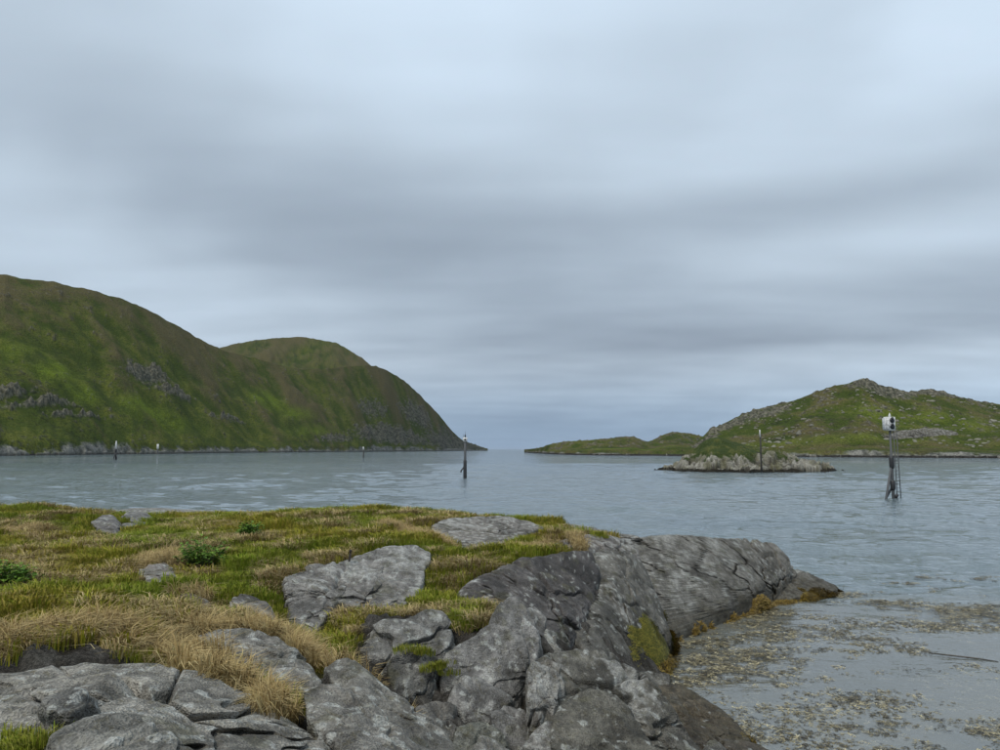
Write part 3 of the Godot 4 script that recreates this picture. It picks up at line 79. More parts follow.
	{"name": "meadow_rock", "label": "broken grey stones in the turf left of banded slab", "n": 45, "tint": Color(0.2, 0.195, 0.19), "lichen": 0.4, "pale": 0.2, "fol": Vector3(0.50, 0.60, 0.60), "fa": 0.02, "crack": 0.5, "depth": 0.05, "low": 0.05, "rough": 0.012, "hulls": [
		[Vector3(-3.53, 2.20, -10.00), Vector3(-3.57, 2.23, -10.50), Vector3(-3.41, 2.21, -10.60), Vector3(-3.13, 2.14, -10.30), Vector3(-2.86, 2.09, -9.70), Vector3(-2.95, 2.10, -9.30), Vector3(-3.28, 2.13, -9.60), Vector3(-3.56, 2.00, -10.40), Vector3(-3.60, 2.04, -10.90), Vector3(-3.44, 2.02, -11.00), Vector3(-3.15, 1.94, -10.70), Vector3(-2.89, 1.88, -10.10), Vector3(-2.98, 1.89, -9.70), Vector3(-3.32, 1.93, -10.00), Vector3(-3.53, 1.80, -10.00), Vector3(-3.13, 1.74, -10.30), Vector3(-2.86, 1.69, -9.70), Vector3(-2.95, 1.70, -9.30), Vector3(-3.28, 1.73, -9.60)]]},
	{"name": "strand_rock", "label": "pale water worn rock at the far shoreline behind the grass", "n": 50, "tint": Color(0.32, 0.32, 0.315), "lichen": 0.5, "pale": 0.6, "fol": Vector3(0.50, 0.60, 0.60), "fa": 0.02, "crack": 1.1, "depth": 0.05, "low": 0.05, "rough": 0.012, "hulls": [
		[Vector3(-16.90, 1.53, -33.00), Vector3(-17.01, 1.52, -35.00), Vector3(-15.84, 1.42, -36.00), Vector3(-13.79, 1.41, -35.00), Vector3(-13.02, 1.49, -31.00), Vector3(-15.05, 1.49, -31.00), Vector3(-17.13, 0.96, -34.50), Vector3(-17.21, 0.96, -36.50), Vector3(-16.00, 0.86, -37.50), Vector3(-13.95, 0.84, -36.50), Vector3(-13.24, 0.91, -32.50), Vector3(-15.30, 0.91, -32.50), Vector3(-17.01, 0.92, -35.00), Vector3(-15.84, 0.82, -36.00), Vector3(-13.79, 0.81, -35.00), Vector3(-13.02, 0.89, -31.00), Vector3(-15.05, 0.89, -31.00)]]},
	{"name": "strand_rock", "label": "flat pale rock at the far shoreline, right of the first one", "n": 45, "tint": Color(0.34, 0.335, 0.33), "lichen": 0.5, "pale": 0.6, "fol": Vector3(0.50, 0.60, 0.60), "fa": 0.02, "crack": 1.1, "depth": 0.05, "low": 0.05, "rough": 0.012, "hulls": [
		[Vector3(-12.76, 1.65, -30.00), Vector3(-13.21, 1.55, -33.00), Vector3(-12.10, 1.53, -33.50), Vector3(-10.58, 1.61, -31.00), Vector3(-10.10, 1.64, -28.00), Vector3(-11.38, 1.64, -28.00), Vector3(-12.99, 1.08, -31.50), Vector3(-13.40, 0.98, -34.50), Vector3(-12.26, 0.96, -35.00), Vector3(-10.76, 1.03, -32.50), Vector3(-10.32, 1.05, -29.50), Vector3(-11.63, 1.05, -29.50), Vector3(-12.76, 1.05, -30.00), Vector3(-13.21, 0.95, -33.00), Vector3(-12.10, 0.93, -33.50), Vector3(-10.58, 1.01, -31.00), Vector3(-10.10, 1.04, -28.00), Vector3(-11.38, 1.04, -28.00)]]},
	{"name": "rock_band", "label": "grey rock band on the island slope behind the near beacon", "n": 60, "tint": Color(0.15, 0.145, 0.13), "lichen": 0.15, "pale": 0.15, "fol": Vector3(0.50, 0.60, 0.60), "fa": 0.4, "crack": 0.14, "depth": 0.9, "low": 0.03, "rough": 0.35, "hulls": [
		[Vector3(218.52, 12.09, -427.00), Vector3(228.17, 14.70, -430.00), Vector3(240.20, 15.87, -431.00), Vector3(253.37, 15.89, -432.00), Vector3(261.83, 14.16, -431.00), Vector3(258.08, 10.96, -427.00), Vector3(241.59, 9.79, -424.00), Vector3(227.55, 9.79, -424.00), Vector3(215.94, 9.83, -435.00), Vector3(225.44, 12.50, -438.00), Vector3(237.32, 13.68, -439.00), Vector3(250.32, 13.71, -440.00), Vector3(258.69, 11.94, -439.00), Vector3(255.03, 8.69, -435.00), Vector3(238.77, 7.50, -432.00), Vector3(224.89, 7.50, -432.00), Vector3(218.52, 9.09, -427.00), Vector3(258.08, 7.96, -427.00), Vector3(241.59, 6.79, -424.00), Vector3(227.55, 6.79, -424.00)]]}]
const HILL_NEAR := [[-1.3362, 400, 640, 141.0], [-1.0155, 400, 640, 160.4], [-0.8017, 430, 680, 174.0], [-0.6681, 460, 720, 173.0], [-0.6147, 500, 760, 176.1], [-0.5478, 560, 820, 178.4], [-0.4944, 620, 880, 176.7], [-0.4343, 690, 960, 163.5], [-0.3808, 780, 1050, 147.1], [-0.3341, 880, 1130, 142.8], [-0.2806, 980, 1220, 137.4], [-0.2405, 1080, 1300, 142.6], [-0.2004, 1180, 1400, 158.9], [-0.1710, 1280, 1480, 167.7], [-0.1443, 1380, 1550, 160.9], [-0.1136, 1500, 1640, 132.6], [-0.0802, 1650, 1750, 82.9], [-0.0601, 1780, 1830, 42.8], [-0.0494, 1850, 1890, 26.6], [-0.0334, 1950, 1990, 16.0], [-0.0160, 2050, 2080, 5.3]]
const HILL_FAR := [[-0.5078, 1450, 1850, 173.8], [-0.4276, 1450, 1850, 228.6], [-0.3675, 1500, 1900, 265.4], [-0.3207, 1500, 1950, 290.8], [-0.2672, 1550, 2000, 303.6], [-0.2205, 1600, 2000, 290.0], [-0.1978, 1620, 2000, 263.0], [-0.1670, 1650, 2000, 219.8], [-0.1403, 1680, 2000, 182.2], [-0.1069, 1700, 2000, 107.4], [-0.0802, 1750, 2000, 27.9]]
const FORELAND := [[0.0321, 900, 930, 3.6], [0.0428, 800, 830, 4.6], [0.0534, 700, 740, 5.7], [0.0641, 620, 680, 8.2], [0.0869, 560, 650, 10.6], [0.1136, 520, 640, 11.4], [0.1336, 500, 640, 12.6], [0.1550, 490, 640, 13.9], [0.1764, 480, 650, 14.5], [0.1938, 475, 660, 10.7], [0.2031, 470, 680, 12.3], [0.2165, 465, 700, 17.1], [0.2298, 460, 700, 19.4], [0.2539, 455, 700, 18.1], [0.2699, 450, 700, 15.3], [0.3073, 440, 700, 10.7]]
const ISLAND := [[0.2512, 456, 500, 6.2], [0.2606, 455, 520, 9.7], [0.2672, 450, 540, 12.7], [0.2779, 445, 550, 18.0], [0.3006, 435, 560, 24.2], [0.3274, 425, 570, 31.4], [0.3474, 418, 570, 34.8], [0.3741, 410, 565, 37.9], [0.4009, 400, 560, 42.1], [0.4209, 394, 555, 46.2], [0.4409, 390, 550, 49.5], [0.4610, 385, 545, 51.3], [0.4744, 382, 540, 53.7], [0.4837, 380, 540, 54.4], [0.4944, 378, 540, 53.0], [0.5078, 374, 540, 49.4], [0.5278, 370, 540, 47.2], [0.5412, 366, 540, 45.0], [0.5612, 362, 545, 46.5], [0.5813, 358, 545, 46.1], [0.6013, 354, 545, 44.0], [0.6213, 350, 545, 41.1], [0.6414, 346, 545, 38.1], [0.6681, 340, 540, 35.7], [0.7349, 330, 530, 30.2], [0.8285, 315, 520, 24.1], [1.0022, 300, 520, 20.7]]
const TURF := [Vector2(-6.09, -5.92), Vector2(-4.20, -6.52), Vector2(-3.93, -6.77), Vector2(-3.60, -7.15), Vector2(-3.12, -7.11), Vector2(-2.69, -6.97), Vector2(-2.13, -6.38), Vector2(-1.71, -6.20), Vector2(-1.71, -7.31), Vector2(-1.69, -8.23), Vector2(-1.81, -9.08), Vector2(-2.10, -9.59), Vector2(-1.89, -9.78), Vector2(-1.84, -10.55), Vector2(-1.04, -11.42), Vector2(-0.67, -10.85), Vector2(-0.59, -10.22), Vector2(-0.40, -10.22), Vector2(0.00, -11.68), Vector2(-0.41, -12.51), Vector2(0.00, -14.11), Vector2(0.75, -14.42), Vector2(1.63, -15.61), Vector2(2.39, -18.28), Vector2(3.31, -21.11), Vector2(2.98, -22.73), Vector2(2.60, -26.00), Vector2(-1.00, -27.00), Vector2(-5.00, -29.00), Vector2(-10.00, -32.00), Vector2(-16.00, -34.00), Vector2(-30.00, -36.00), Vector2(-40.00, -36.00), Vector2(-40.00, -5.50)]
const FRINGES := [[Vector2(-4.36, -6.77), Vector2(-4.27, -7.04), Vector2(-4.16, -7.33), Vector2(-3.83, -7.60), Vector2(-3.40, -7.52), Vector2(-2.97, -7.30), Vector2(-2.51, -6.85), Vector2(-2.07, -6.44), Vector2(-1.75, -6.20)], [Vector2(-3.42, -8.39), Vector2(-2.97, -8.21), Vector2(-2.64, -8.49), Vector2(-2.38, -8.78), Vector2(-1.95, -8.20)], [Vector2(-1.61, -8.09), Vector2(-1.32, -7.80), Vector2(-1.11, -7.71)], [Vector2(-5.87, -12.52), Vector2(-5.87, -13.42), Vector2(-5.41, -12.95)], [Vector2(-4.22, -10.00), Vector2(-3.95, -10.14)], [Vector2(-2.75, -18.28), Vector2(-1.80, -17.23), Vector2(-1.15, -16.02)], [Vector2(-11.10, -16.96), Vector2(-11.04, -17.57), Vector2(-10.88, -18.06)], [Vector2(0.00, -15.61), Vector2(0.87, -16.70), Vector2(1.91, -18.25)]]
const LEAFY := [[Vector3(-4.97, 2.29, -12.80), 0.44], [Vector3(-5.09, 2.24, -15.69), 0.34], [Vector3(-6.54, 2.36, -10.23), 0.34]]
const TUFTS := [Vector3(-0.91, 1.25, -9.43), Vector3(-0.73, 1.20, -9.44), Vector3(-2.86, 2.45, -4.66), Vector3(-2.86, 2.45, -4.77), Vector3(-0.66, 1.75, -10.63), Vector3(2.51, 1.80, -19.22)]
const STAKE := Vector3(-2.51, 2.23, -12.75)
const BEACON_NEAR := Vector3(32.88, 0.00, -63.56)
const BEACON_MID := Vector3(-5.18, 0.00, -112.30)
const PILE_ISLET := Vector3(46.96, 0.00, -136.11)
const BEACON_LEFT := Vector3(-154.53, 0.00, -304.11)
const PILE_FAR := Vector3(-67.77, 0.00, -375.56)

const EYE := Vector3(0, 4.2, 0)
var rng := RandomNumberGenerator.new()
var n_a: FastNoiseLite
var n_b: FastNoiseLite
var n_cell: FastNoiseLite
var n_cellv: FastNoiseLite
var n_fine: FastNoiseLite
var M := {}
var taken := {}

# ------------------------------------------------------------------ small helpers
func noise(kind: int, seed_: int, freq: float, octaves := 4, fractal := FastNoiseLite.FRACTAL_FBM) -> FastNoiseLite:
	var n := FastNoiseLite.new()
	n.noise_type = kind
	n.seed = seed_
	n.frequency = freq
	n.fractal_type = fractal
	n.fractal_octaves = octaves
	return n

func numbered(called: String) -> String:
	var k: int = taken.get(called, 0)
	taken[called] = k + 1
	return called if k == 0 else "%s_%03d" % [called, k]

func tag(o: Node, label := "", category := "", group := "", kind := "") -> void:
	if label: o.set_meta("label", label)
	if category: o.set_meta("category", category)
	if group: o.set_meta("group", group)
	if kind: o.set_meta("kind", kind)

func put(called: String, mesh: Mesh, mat: Material, parent: Node = self, at := Vector3.ZERO) -> MeshInstance3D:
	var o := MeshInstance3D.new()
	o.mesh = mesh
	if mat: o.material_override = mat
	o.name = numbered(called) if parent == self else called
	parent.add_child(o, true)
	o.position = at
	return o

func thing(called: String, at: Vector3, label: String, category: String, group := "") -> Node3D:
	var o := Node3D.new()
	o.name = numbered(called)
	add_child(o, true)
	o.position = at
	tag(o, label, category, group)
	return o

func mesh_of(v: PackedVector3Array, idx: PackedInt32Array, col := PackedColorArray(), uv := PackedVector2Array()) -> ArrayMesh:
	var nrm := PackedVector3Array()
	nrm.resize(v.size())
	for i in range(0, idx.size(), 3):
		var a := idx[i]
		var b := idx[i + 1]
		var c := idx[i + 2]
		var f := (v[c] - v[a]).cross(v[b] - v[a])
		nrm[a] += f
		nrm[b] += f
		nrm[c] += f
	for i in nrm.size():
		nrm[i] = nrm[i].normalized()
	var ar := []
	ar.resize(Mesh.ARRAY_MAX)
	ar[Mesh.ARRAY_VERTEX] = v
	ar[Mesh.ARRAY_NORMAL] = nrm
	ar[Mesh.ARRAY_INDEX] = idx
	if col.size(): ar[Mesh.ARRAY_COLOR] = col
	if uv.size(): ar[Mesh.ARRAY_TEX_UV] = uv
	var m := ArrayMesh.new()
	m.add_surface_from_arrays(Mesh.PRIMITIVE_TRIANGLES, ar)
	return m

func grid_index(cols: int, rows: int, flip := false) -> PackedInt32Array:
	var idx := PackedInt32Array()
	idx.resize((cols - 1) * (rows - 1) * 6)
	var k := 0
	for j in rows - 1:
		for i in cols - 1:
			var a := j * cols + i
			var q := [a, a + cols, a + 1, a + 1, a + cols, a + cols + 1]
			if flip: q = [a, a + 1, a + cols, a + 1, a + cols + 1, a + cols]
			for e in 6: idx[k + e] = q[e]
			k += 6
	return idx

# a round bar through the given points, with a radius at each
func tube(pts: Array, radii: Array, sides := 10) -> ArrayMesh:
	var st := SurfaceTool.new()
	st.begin(Mesh.PRIMITIVE_TRIANGLES)
	add_tube(st, pts, radii, sides)
	st.generate_normals()
	return st.commit()

func add_tube(st: SurfaceTool, pts: Array, radii: Array, sides := 10) -> void:
	var rings := []
	for i in pts.size():
		var d: Vector3 = (pts[mini(i + 1, pts.size() - 1)] - pts[maxi(i - 1, 0)]).normalized()
		var s := d.cross(Vector3.RIGHT if absf(d.x) < 0.8 else Vector3.UP).normalized()
		var t := d.cross(s)
		var ring := []
		for k in sides:
			var a := TAU * k / sides
			ring.append(pts[i] + (s * cos(a) + t * sin(a)) * radii[i])
		rings.append(ring)
	for i in pts.size() - 1:
		for k in sides:
			var k2 := (k + 1) % sides
			for p in [rings[i][k], rings[i][k2], rings[i + 1][k], rings[i][k2], rings[i + 1][k2], rings[i + 1][k]]:
				st.add_vertex(p)
	for e in [0, pts.size() - 1]:
		for k in sides:
			var k2 := (k + 1) % sides
			var tri := [pts[e], rings[e][k2], rings[e][k]] if e == 0 else [pts[e], rings[e][k], rings[e][k2]]
			for p in tri: st.add_vertex(p)

func bevel_box(size: Vector3, b := 0.02) -> ArrayMesh:
	var st := SurfaceTool.new()
	st.begin(Mesh.PRIMITIVE_TRIANGLES)
	var h := size / 2
	var ring := func(x: float, z: float, y: float) -> Array:
		var o := []
		for c in [[1, 1], [-1, 1], [-1, -1], [1, -1]]:
			var cx: float = c[0]
			var cz: float = c[1]
			var first := Vector3(cx * x, y, cz * (z - b))
			var second := Vector3(cx * (x - b), y, cz * z)
			if cx * cz > 0: o.append_array([first, second])
			else: o.append_array([second, first])
		return o
	var rings := [ring.call(h.x - b, h.z - b, -h.y), ring.call(h.x, h.z, -h.y + b), ring.call(h.x, h.z, h.y - b), ring.call(h.x - b, h.z - b, h.y)]
	for i in 3:
		for k in 8:
			var k2 := (k + 1) % 8
			for p in [rings[i][k], rings[i + 1][k], rings[i][k2], rings[i][k2], rings[i + 1][k], rings[i + 1][k2]]:
				st.add_vertex(p)
	for k in range(1, 7):
		for p in [rings[3][0], rings[3][k + 1], rings[3][k]]: st.add_vertex(p)
		for p in [rings[0][0], rings[0][k], rings[0][k + 1]]: st.add_vertex(p)
	st.set_smooth_group(-1)
	st.generate_normals()
	return st.commit()

func plain(c: Color, rough := 0.7, metal := 0.0) -> StandardMaterial3D:
	var m := StandardMaterial3D.new()
	m.albedo_color = c.linear_to_srgb()
	m.roughness = rough
	m.metallic = metal
	return m

func grained(c: Color, tex: Texture2D, scale: float, rough: float, relief: Texture2D = null, deep := 1.0) -> StandardMaterial3D:
	var m := plain(c, rough)
	m.albedo_texture = tex
	m.uv1_triplanar = true
	m.uv1_world_triplanar = true
	m.uv1_scale = Vector3.ONE * scale
	if relief:
		m.heightmap_enabled = true
		m.heightmap_texture = relief
		m.heightmap_scale = deep
	return m

func mix3(a: Color, b: Color, t: float) -> Color:
	return a.lerp(b, clampf(t, 0.0, 1.0))

# ------------------------------------------------------------------ camera, sky, sun
func _ready() -> void:
	rng.seed = 7
	var cam := Camera3D.new()
	cam.name = "camera"
	cam.fov = 53.0
	cam.far = 40000.0
	cam.near = 0.1
	add_child(cam)
	cam.position = EYE
	cam.rotation_degrees = Vector3(5.62, 0, 0)
	cam.current = true

	var env := Environment.new()
	env.background_mode = Environment.BG_SKY
	env.tonemap_mode = Environment.TONE_MAPPER_LINEAR
	env.tonemap_exposure = 1.35
	env.sdfgi_enabled = true
	env.ssao_enabled = true
	env.ssil_enabled = true
	var sky := Sky.new()
	var pano := PanoramaSkyMaterial.new()
	pano.panorama = sky_image()
	pano.energy_multiplier = 0.75
	sky.sky_material = pano
	env.sky = sky
	env.fog_enabled = true
	env.fog_density = 0.00002
	env.fog_light_color = Color(0.78, 0.84, 0.92)
	var we := WorldEnvironment.new()
	we.environment = env
	we.name = "world_environment"
	add_child(we)

	var sun := DirectionalLight3D.new()
	sun.name = "sun"
	sun.light_energy = 0.5
	sun.light_color = Color(1.0, 0.97, 0.92)
	sun.light_angular_distance = 16.0
	sun.shadow_enabled = true
	add_child(sun)
	sun.rotation_degrees = Vector3(-58, -35, 0)

	make_noises()
	make_materials()
	build_setting()
	build_rocks()
	build_marks()
	build_plants()
	print("done ", Time.get_ticks_msec())

func make_noises() -> void:
	n_a = noise(FastNoiseLite.TYPE_SIMPLEX_SMOOTH, 3, 1.0, 4)
	n_b = noise(FastNoiseLite.TYPE_SIMPLEX_SMOOTH, 11, 1.0, 3)
	n_fine = noise(FastNoiseLite.TYPE_SIMPLEX, 19, 1.0, 3)
	n_cell = noise(FastNoiseLite.TYPE_CELLULAR, 5, 1.0, 1, FastNoiseLite.FRACTAL_NONE)
	n_cell.cellular_return_type = FastNoiseLite.RETURN_DISTANCE2_SUB
	n_cell.cellular_distance_function = FastNoiseLite.DISTANCE_EUCLIDEAN
	n_cellv = noise(FastNoiseLite.TYPE_CELLULAR, 5, 1.0, 1, FastNoiseLite.FRACTAL_NONE)
	n_cellv.cellular_return_type = FastNoiseLite.RETURN_CELL_VALUE
	n_cellv.cellular_distance_function = FastNoiseLite.DISTANCE_EUCLIDEAN

# Overcast: broad masses of stratus seen from below, brighter and darker with elevation (rows) and bearing (columns, 7.2 degrees apart).
const CLOUD_EL := [0.0, 2.0, 4.0, 6.0, 8.0, 11.0, 14.0, 17.0, 20.0, 24.0, 28.0, 33.0]
const CLOUD := [
	[176, 178, 178, 174, 168, 164, 166, 170, 174, 178, 180],
	[182, 186, 188, 180, 172, 166, 168, 174, 182, 188, 190],
	[192, 198, 202, 196, 188, 183, 182, 186, 194, 202, 206],
	[196, 202, 206, 200, 192, 184, 180, 184, 194, 204, 206],
	[200, 204, 206, 198, 184, 174, 168, 166, 168, 176, 182],
	[204, 206, 206, 198, 186, 180, 180, 184, 190, 186, 184],
	[206, 204, 190, 174, 168, 176, 186, 200, 206, 208, 210],
	[206, 194, 178, 172, 172, 172, 176, 184, 186, 190, 196],
	[196, 184, 178, 184, 192, 196, 202, 208, 210, 212, 206],
	[196, 192, 198, 208, 214, 214, 208, 206, 216, 228, 226],
	[202, 206, 212, 222, 226, 224, 216, 210, 216, 232, 234],
	[206, 214, 222, 230, 230, 228, 224, 220, 220, 226, 230]]

func sky_image() -> ImageTexture:
	var w := 2048
	var h := 1024
	var rows := []
	rows.resize(h)
	var big := noise(FastNoiseLite.TYPE_SIMPLEX_SMOOTH, 41, 0.55, 5)
	var fine := noise(FastNoiseLite.TYPE_SIMPLEX_SMOOTH, 43, 1.6, 4)
	var job := func(y: int) -> void:
		var b := PackedByteArray()
		b.resize(w * 3)
		var el := PI / 2 - (y + 0.5) / h * PI
		var eld := rad_to_deg(el)
		if eld < -1.5:
			for x in w:
				b[x * 3] = 150
				b[x * 3 + 1] = 163
				b[x * 3 + 2] = 180
			rows[y] = b
			return
		el = maxf(el, 0.0)
		eld = maxf(eld, 0.0)
		var se := sin(el)
		var ce := cos(el)
		var flat := 1.0 / (se + 0.09)
		var r0 := 0
		while r0 < 10 and eld > CLOUD_EL[r0 + 1]: r0 += 1
		var tv := clampf((eld - CLOUD_EL[r0]) / (CLOUD_EL[r0 + 1] - CLOUD_EL[r0]), 0.0, 1.0)
		tv = tv * tv * (3.0 - 2.0 * tv)
		var up := smoothstep(34.0, 50.0, eld)
		for x in w:
			var az := wrapf((x + 0.5) / w * TAU, -PI, PI)
			var px := sin(az) * ce * flat
			var pz := -cos(az) * ce * flat
			var wob := big.get_noise_2d(px * 1.2, pz * 1.2)
			var streak := fine.get_noise_2d(px * 0.55 + 9.0, pz * 1.5)
			var away := 200.0 + 30.0 * wob + 46.0 * smoothstep(15.0, 75.0, eld) - 16.0 * (1.0 - smoothstep(0.0, 6.0, eld))
			var azd := rad_to_deg(az) + 5.0 * wob
			var c := (azd + 36.0) / 7.2
			var inside := (1.0 - smoothstep(36.0, 62.0, absf(azd))) * (1.0 - up)
			var val := away
			if inside > 0.0:
				c = clampf(c, 0.0, 9.999)
				var c0 := int(c)
				var tu := c - c0
				tu = tu * tu * (3.0 - 2.0 * tu)
				var lo: float = lerpf(CLOUD[r0][c0], CLOUD[r0][c0 + 1], tu)
				var hi: float = lerpf(CLOUD[r0 + 1][c0], CLOUD[r0 + 1][c0 + 1], tu)
				val = lerpf(away, lerpf(lo, hi, tv) + 5.0 * wob, inside)
			val += streak * lerpf(11.0, 5.0, smoothstep(6.0, 16.0, eld)) * smoothstep(0.0, 3.0, eld)
			var low := 1.0 - smoothstep(0.0, 7.0, eld)
			var g := clampf(val, 130.0, 250.0)
			var dark := clampf((200.0 - g) / 60.0, 0.0, 1.0)
			b[x * 3] = int(g * lerpf(0.922, 0.912, dark) - 8.0 * low)
			b[x * 3 + 1] = int(g)
			b[x * 3 + 2] = int(minf(255.0, g * lerpf(1.075, 1.105, dark) + 8.0 * low))
		rows[y] = b
	var id := WorkerThreadPool.add_group_task(job, h)
	WorkerThreadPool.wait_for_group_task_completion(id)
	var data := PackedByteArray()
	for y in h: data.append_array(rows[y])
	return ImageTexture.create_from_image(Image.create_from_data(w, h, false, Image.FORMAT_RGB8, data))

# ------------------------------------------------------------------ textures and materials
func bytes_of(n: FastNoiseLite, size: int) -> PackedByteArray:
	var im := n.get_seamless_image(size, size)
	im.convert(Image.FORMAT_L8)
	return im.get_data()

func grey_tex(data: PackedByteArray, size: int) -> ImageTexture:
	return ImageTexture.create_from_image(Image.create_from_data(size, size, false, Image.FORMAT_L8, data))

func make_materials() -> void:
	var s := 1024
	# rock: fine crystalline grain, dark pits, crusty pale lichen flecks
	var grain := bytes_of(noise(FastNoiseLite.TYPE_SIMPLEX, 21, 0.11, 4), s)
	var patch := bytes_of(noise(FastNoiseLite.TYPE_SIMPLEX_SMOOTH, 22, 0.012, 5), s)
	var fleck := bytes_of(noise(FastNoiseLite.TYPE_SIMPLEX_SMOOTH, 23, 0.035, 4), s)
	var ridge := bytes_of(noise(FastNoiseLite.TYPE_SIMPLEX_SMOOTH, 24, 0.02, 5, FastNoiseLite.FRACTAL_RIDGED), s)
	var col := PackedByteArray()
	col.resize(s * s * 3)
	var hgt := PackedByteArray()
	hgt.resize(s * s)
	for i in s * s:
		var g := 0.88 + (grain[i] - 128) / 255.0 * 0.75 + (patch[i] - 128) / 255.0 * 0.55
		var pit := clampf((ridge[i] - 205) / 40.0, 0.0, 1.0)
		g *= 1.0 - 0.5 * pit
		g -= 0.30 * clampf((118 - fleck[i]) / 24.0, 0.0, 1.0) * clampf((grain[i] - 100) / 60.0, 0.0, 1.0)
		var l := clampf((fleck[i] - 158) / 14.0, 0.0, 1.0) * clampf((patch[i] - 110) / 30.0, 0.0, 1.0)
		var moss := clampf((112 - patch[i]) / 30.0, 0.0, 1.0) * clampf((fleck[i] - 130) / 30.0, 0.0, 1.0) * 0.5
		var r := lerpf(g, 1.0, l * 0.8)
		var gg := lerpf(g, 1.0, l * 0.8)
		var bb := lerpf(g, 0.97, l * 0.8)
		r = lerpf(r, 0.50, moss)
		gg = lerpf(gg, 0.47, moss)
		bb = lerpf(bb, 0.34, moss)
		col[i * 3] = int(clampf(r, 0.12, 1.0) * 255)
		col[i * 3 + 1] = int(clampf(gg, 0.12, 1.0) * 255)
		col[i * 3 + 2] = int(clampf(bb, 0.12, 1.0) * 255)
		hgt[i] = clampi(int(grain[i] * 0.45 + patch[i] * 0.55 - 70 * pit + 18 * l), 0, 255)
	var rock_tex := ImageTexture.create_from_image(Image.create_from_data(s, s, false, Image.FORMAT_RGB8, col))
	var rock_h := grey_tex(hgt, s)
	M.rock = grained(Color(1.0, 1.0, 1.0), rock_tex, 1.0 / 2.9, 0.88, rock_h, 5.0)
	M.rock.vertex_color_use_as_albedo = true
	M.rock.metallic_specular = 0.4
	# soil and peat
	var soil := PackedByteArray()
	soil.resize(s * s)
	for i in s * s:
		soil[i] = clampi(int(170 + (grain[i] - 128) * 0.7 + (fleck[i] - 128) * 0.6), 20, 255)
	M.soil = grained(Color(1.3, 1.3, 1.3).clamp(), grey_tex(soil, s), 1.0 / 1.7, 0.95, rock_h, 3.0)
	M.soil.vertex_color_use_as_albedo = true
	M.soil.metallic_specular = 0.2
	# far hillsides: tufted vegetation
	var veg := PackedByteArray()
	veg.resize(s * s)
	for i in s * s:
		veg[i] = clampi(int(215 + (fleck[i] - 128) * 0.8 + (grain[i] - 128) * 0.6), 40, 255)
	var veg_tex := grey_tex(veg, s)
	M.hill = grained(Color(1, 1, 1), veg_tex, 1.0 / 60.0, 0.95, grey_tex(fleck, s), 60.0)
	M.hill.vertex_color_use_as_albedo = true
	M.hill.metallic_specular = 0.15
	M.islet = grained(Color(1, 1, 1), veg_tex, 1.0 / 9.0, 0.93, rock_h, 12.0)
	M.islet.vertex_color_use_as_albedo = true
	M.islet.metallic_specular = 0.2
	# water
	var rip := noise(FastNoiseLite.TYPE_SIMPLEX_SMOOTH, 31, 0.012, 5)
	rip.fractal_gain = 0.55
	var wim := rip.get_seamless_image(s, s)
	wim.convert(Image.FORMAT_RGBA8)
	wim.bump_map_to_normal_map(9.0)
	var w := StandardMaterial3D.new()
	w.albedo_color = Color(0.155, 0.215, 0.240, 0.55).linear_to_srgb()
	w.albedo_color.a = 0.55
	w.transparency = BaseMaterial3D.TRANSPARENCY_ALPHA
	w.roughness = 0.06
	w.metallic_specular = 0.68
	w.normal_enabled = true
	w.normal_texture = ImageTexture.create_from_image(wim)
	w.normal_scale = 2.0
	M.water = []
	for k in 5:
		var wk: StandardMaterial3D = w.duplicate()
		wk.normal_scale = lerpf(1.35, 0.3, k / 4.0)
		wk.albedo_color = Color(0.155, 0.215, 0.240).lerp(Color(0.215, 0.225, 0.205), k / 4.0).linear_to_srgb()
		wk.albedo_color.a = lerpf(0.56, 0.51, k / 4.0)
		M.water.append(wk)
	# plants
	for a in [["grass", 0.25], ["leaf", 0.3], ["weed", 0.1]]:
		var m := StandardMaterial3D.new()
		m.vertex_color_use_as_albedo = true
		m.roughness = 0.75
		m.metallic_specular = 0.3
		m.backlight_enabled = true
		m.backlight = Color(a[1], a[1], a[1] * 0.7)
		M[a[0]] = m
	M.weed.roughness = 0.45
	# painted and rusted steel of the sea marks
	var rust := grey_tex(veg, s)
	M.steel = grained(Color(0.10, 0.105, 0.11), rust, 0.7, 0.55)
	M.white = grained(Color(0.86, 0.86, 0.84), rust, 0.15, 0.5)
	M.black = grained(Color(0.03, 0.03, 0.032), rust, 0.7, 0.5)
	M.lens = plain(Color(0.012, 0.014, 0.016), 0.12)
	M.tarred = grained(Color(0.05, 0.045, 0.04), rust, 1.5, 0.8)
	M.iron = grained(Color(0.035, 0.025, 0.02), rust, 3.0, 0.8)
	print("materials ", Time.get_ticks_msec())

# ------------------------------------------------------------------ the setting
var g_cols := 105
var g_rows := 103
var g_h := PackedFloat32Array()

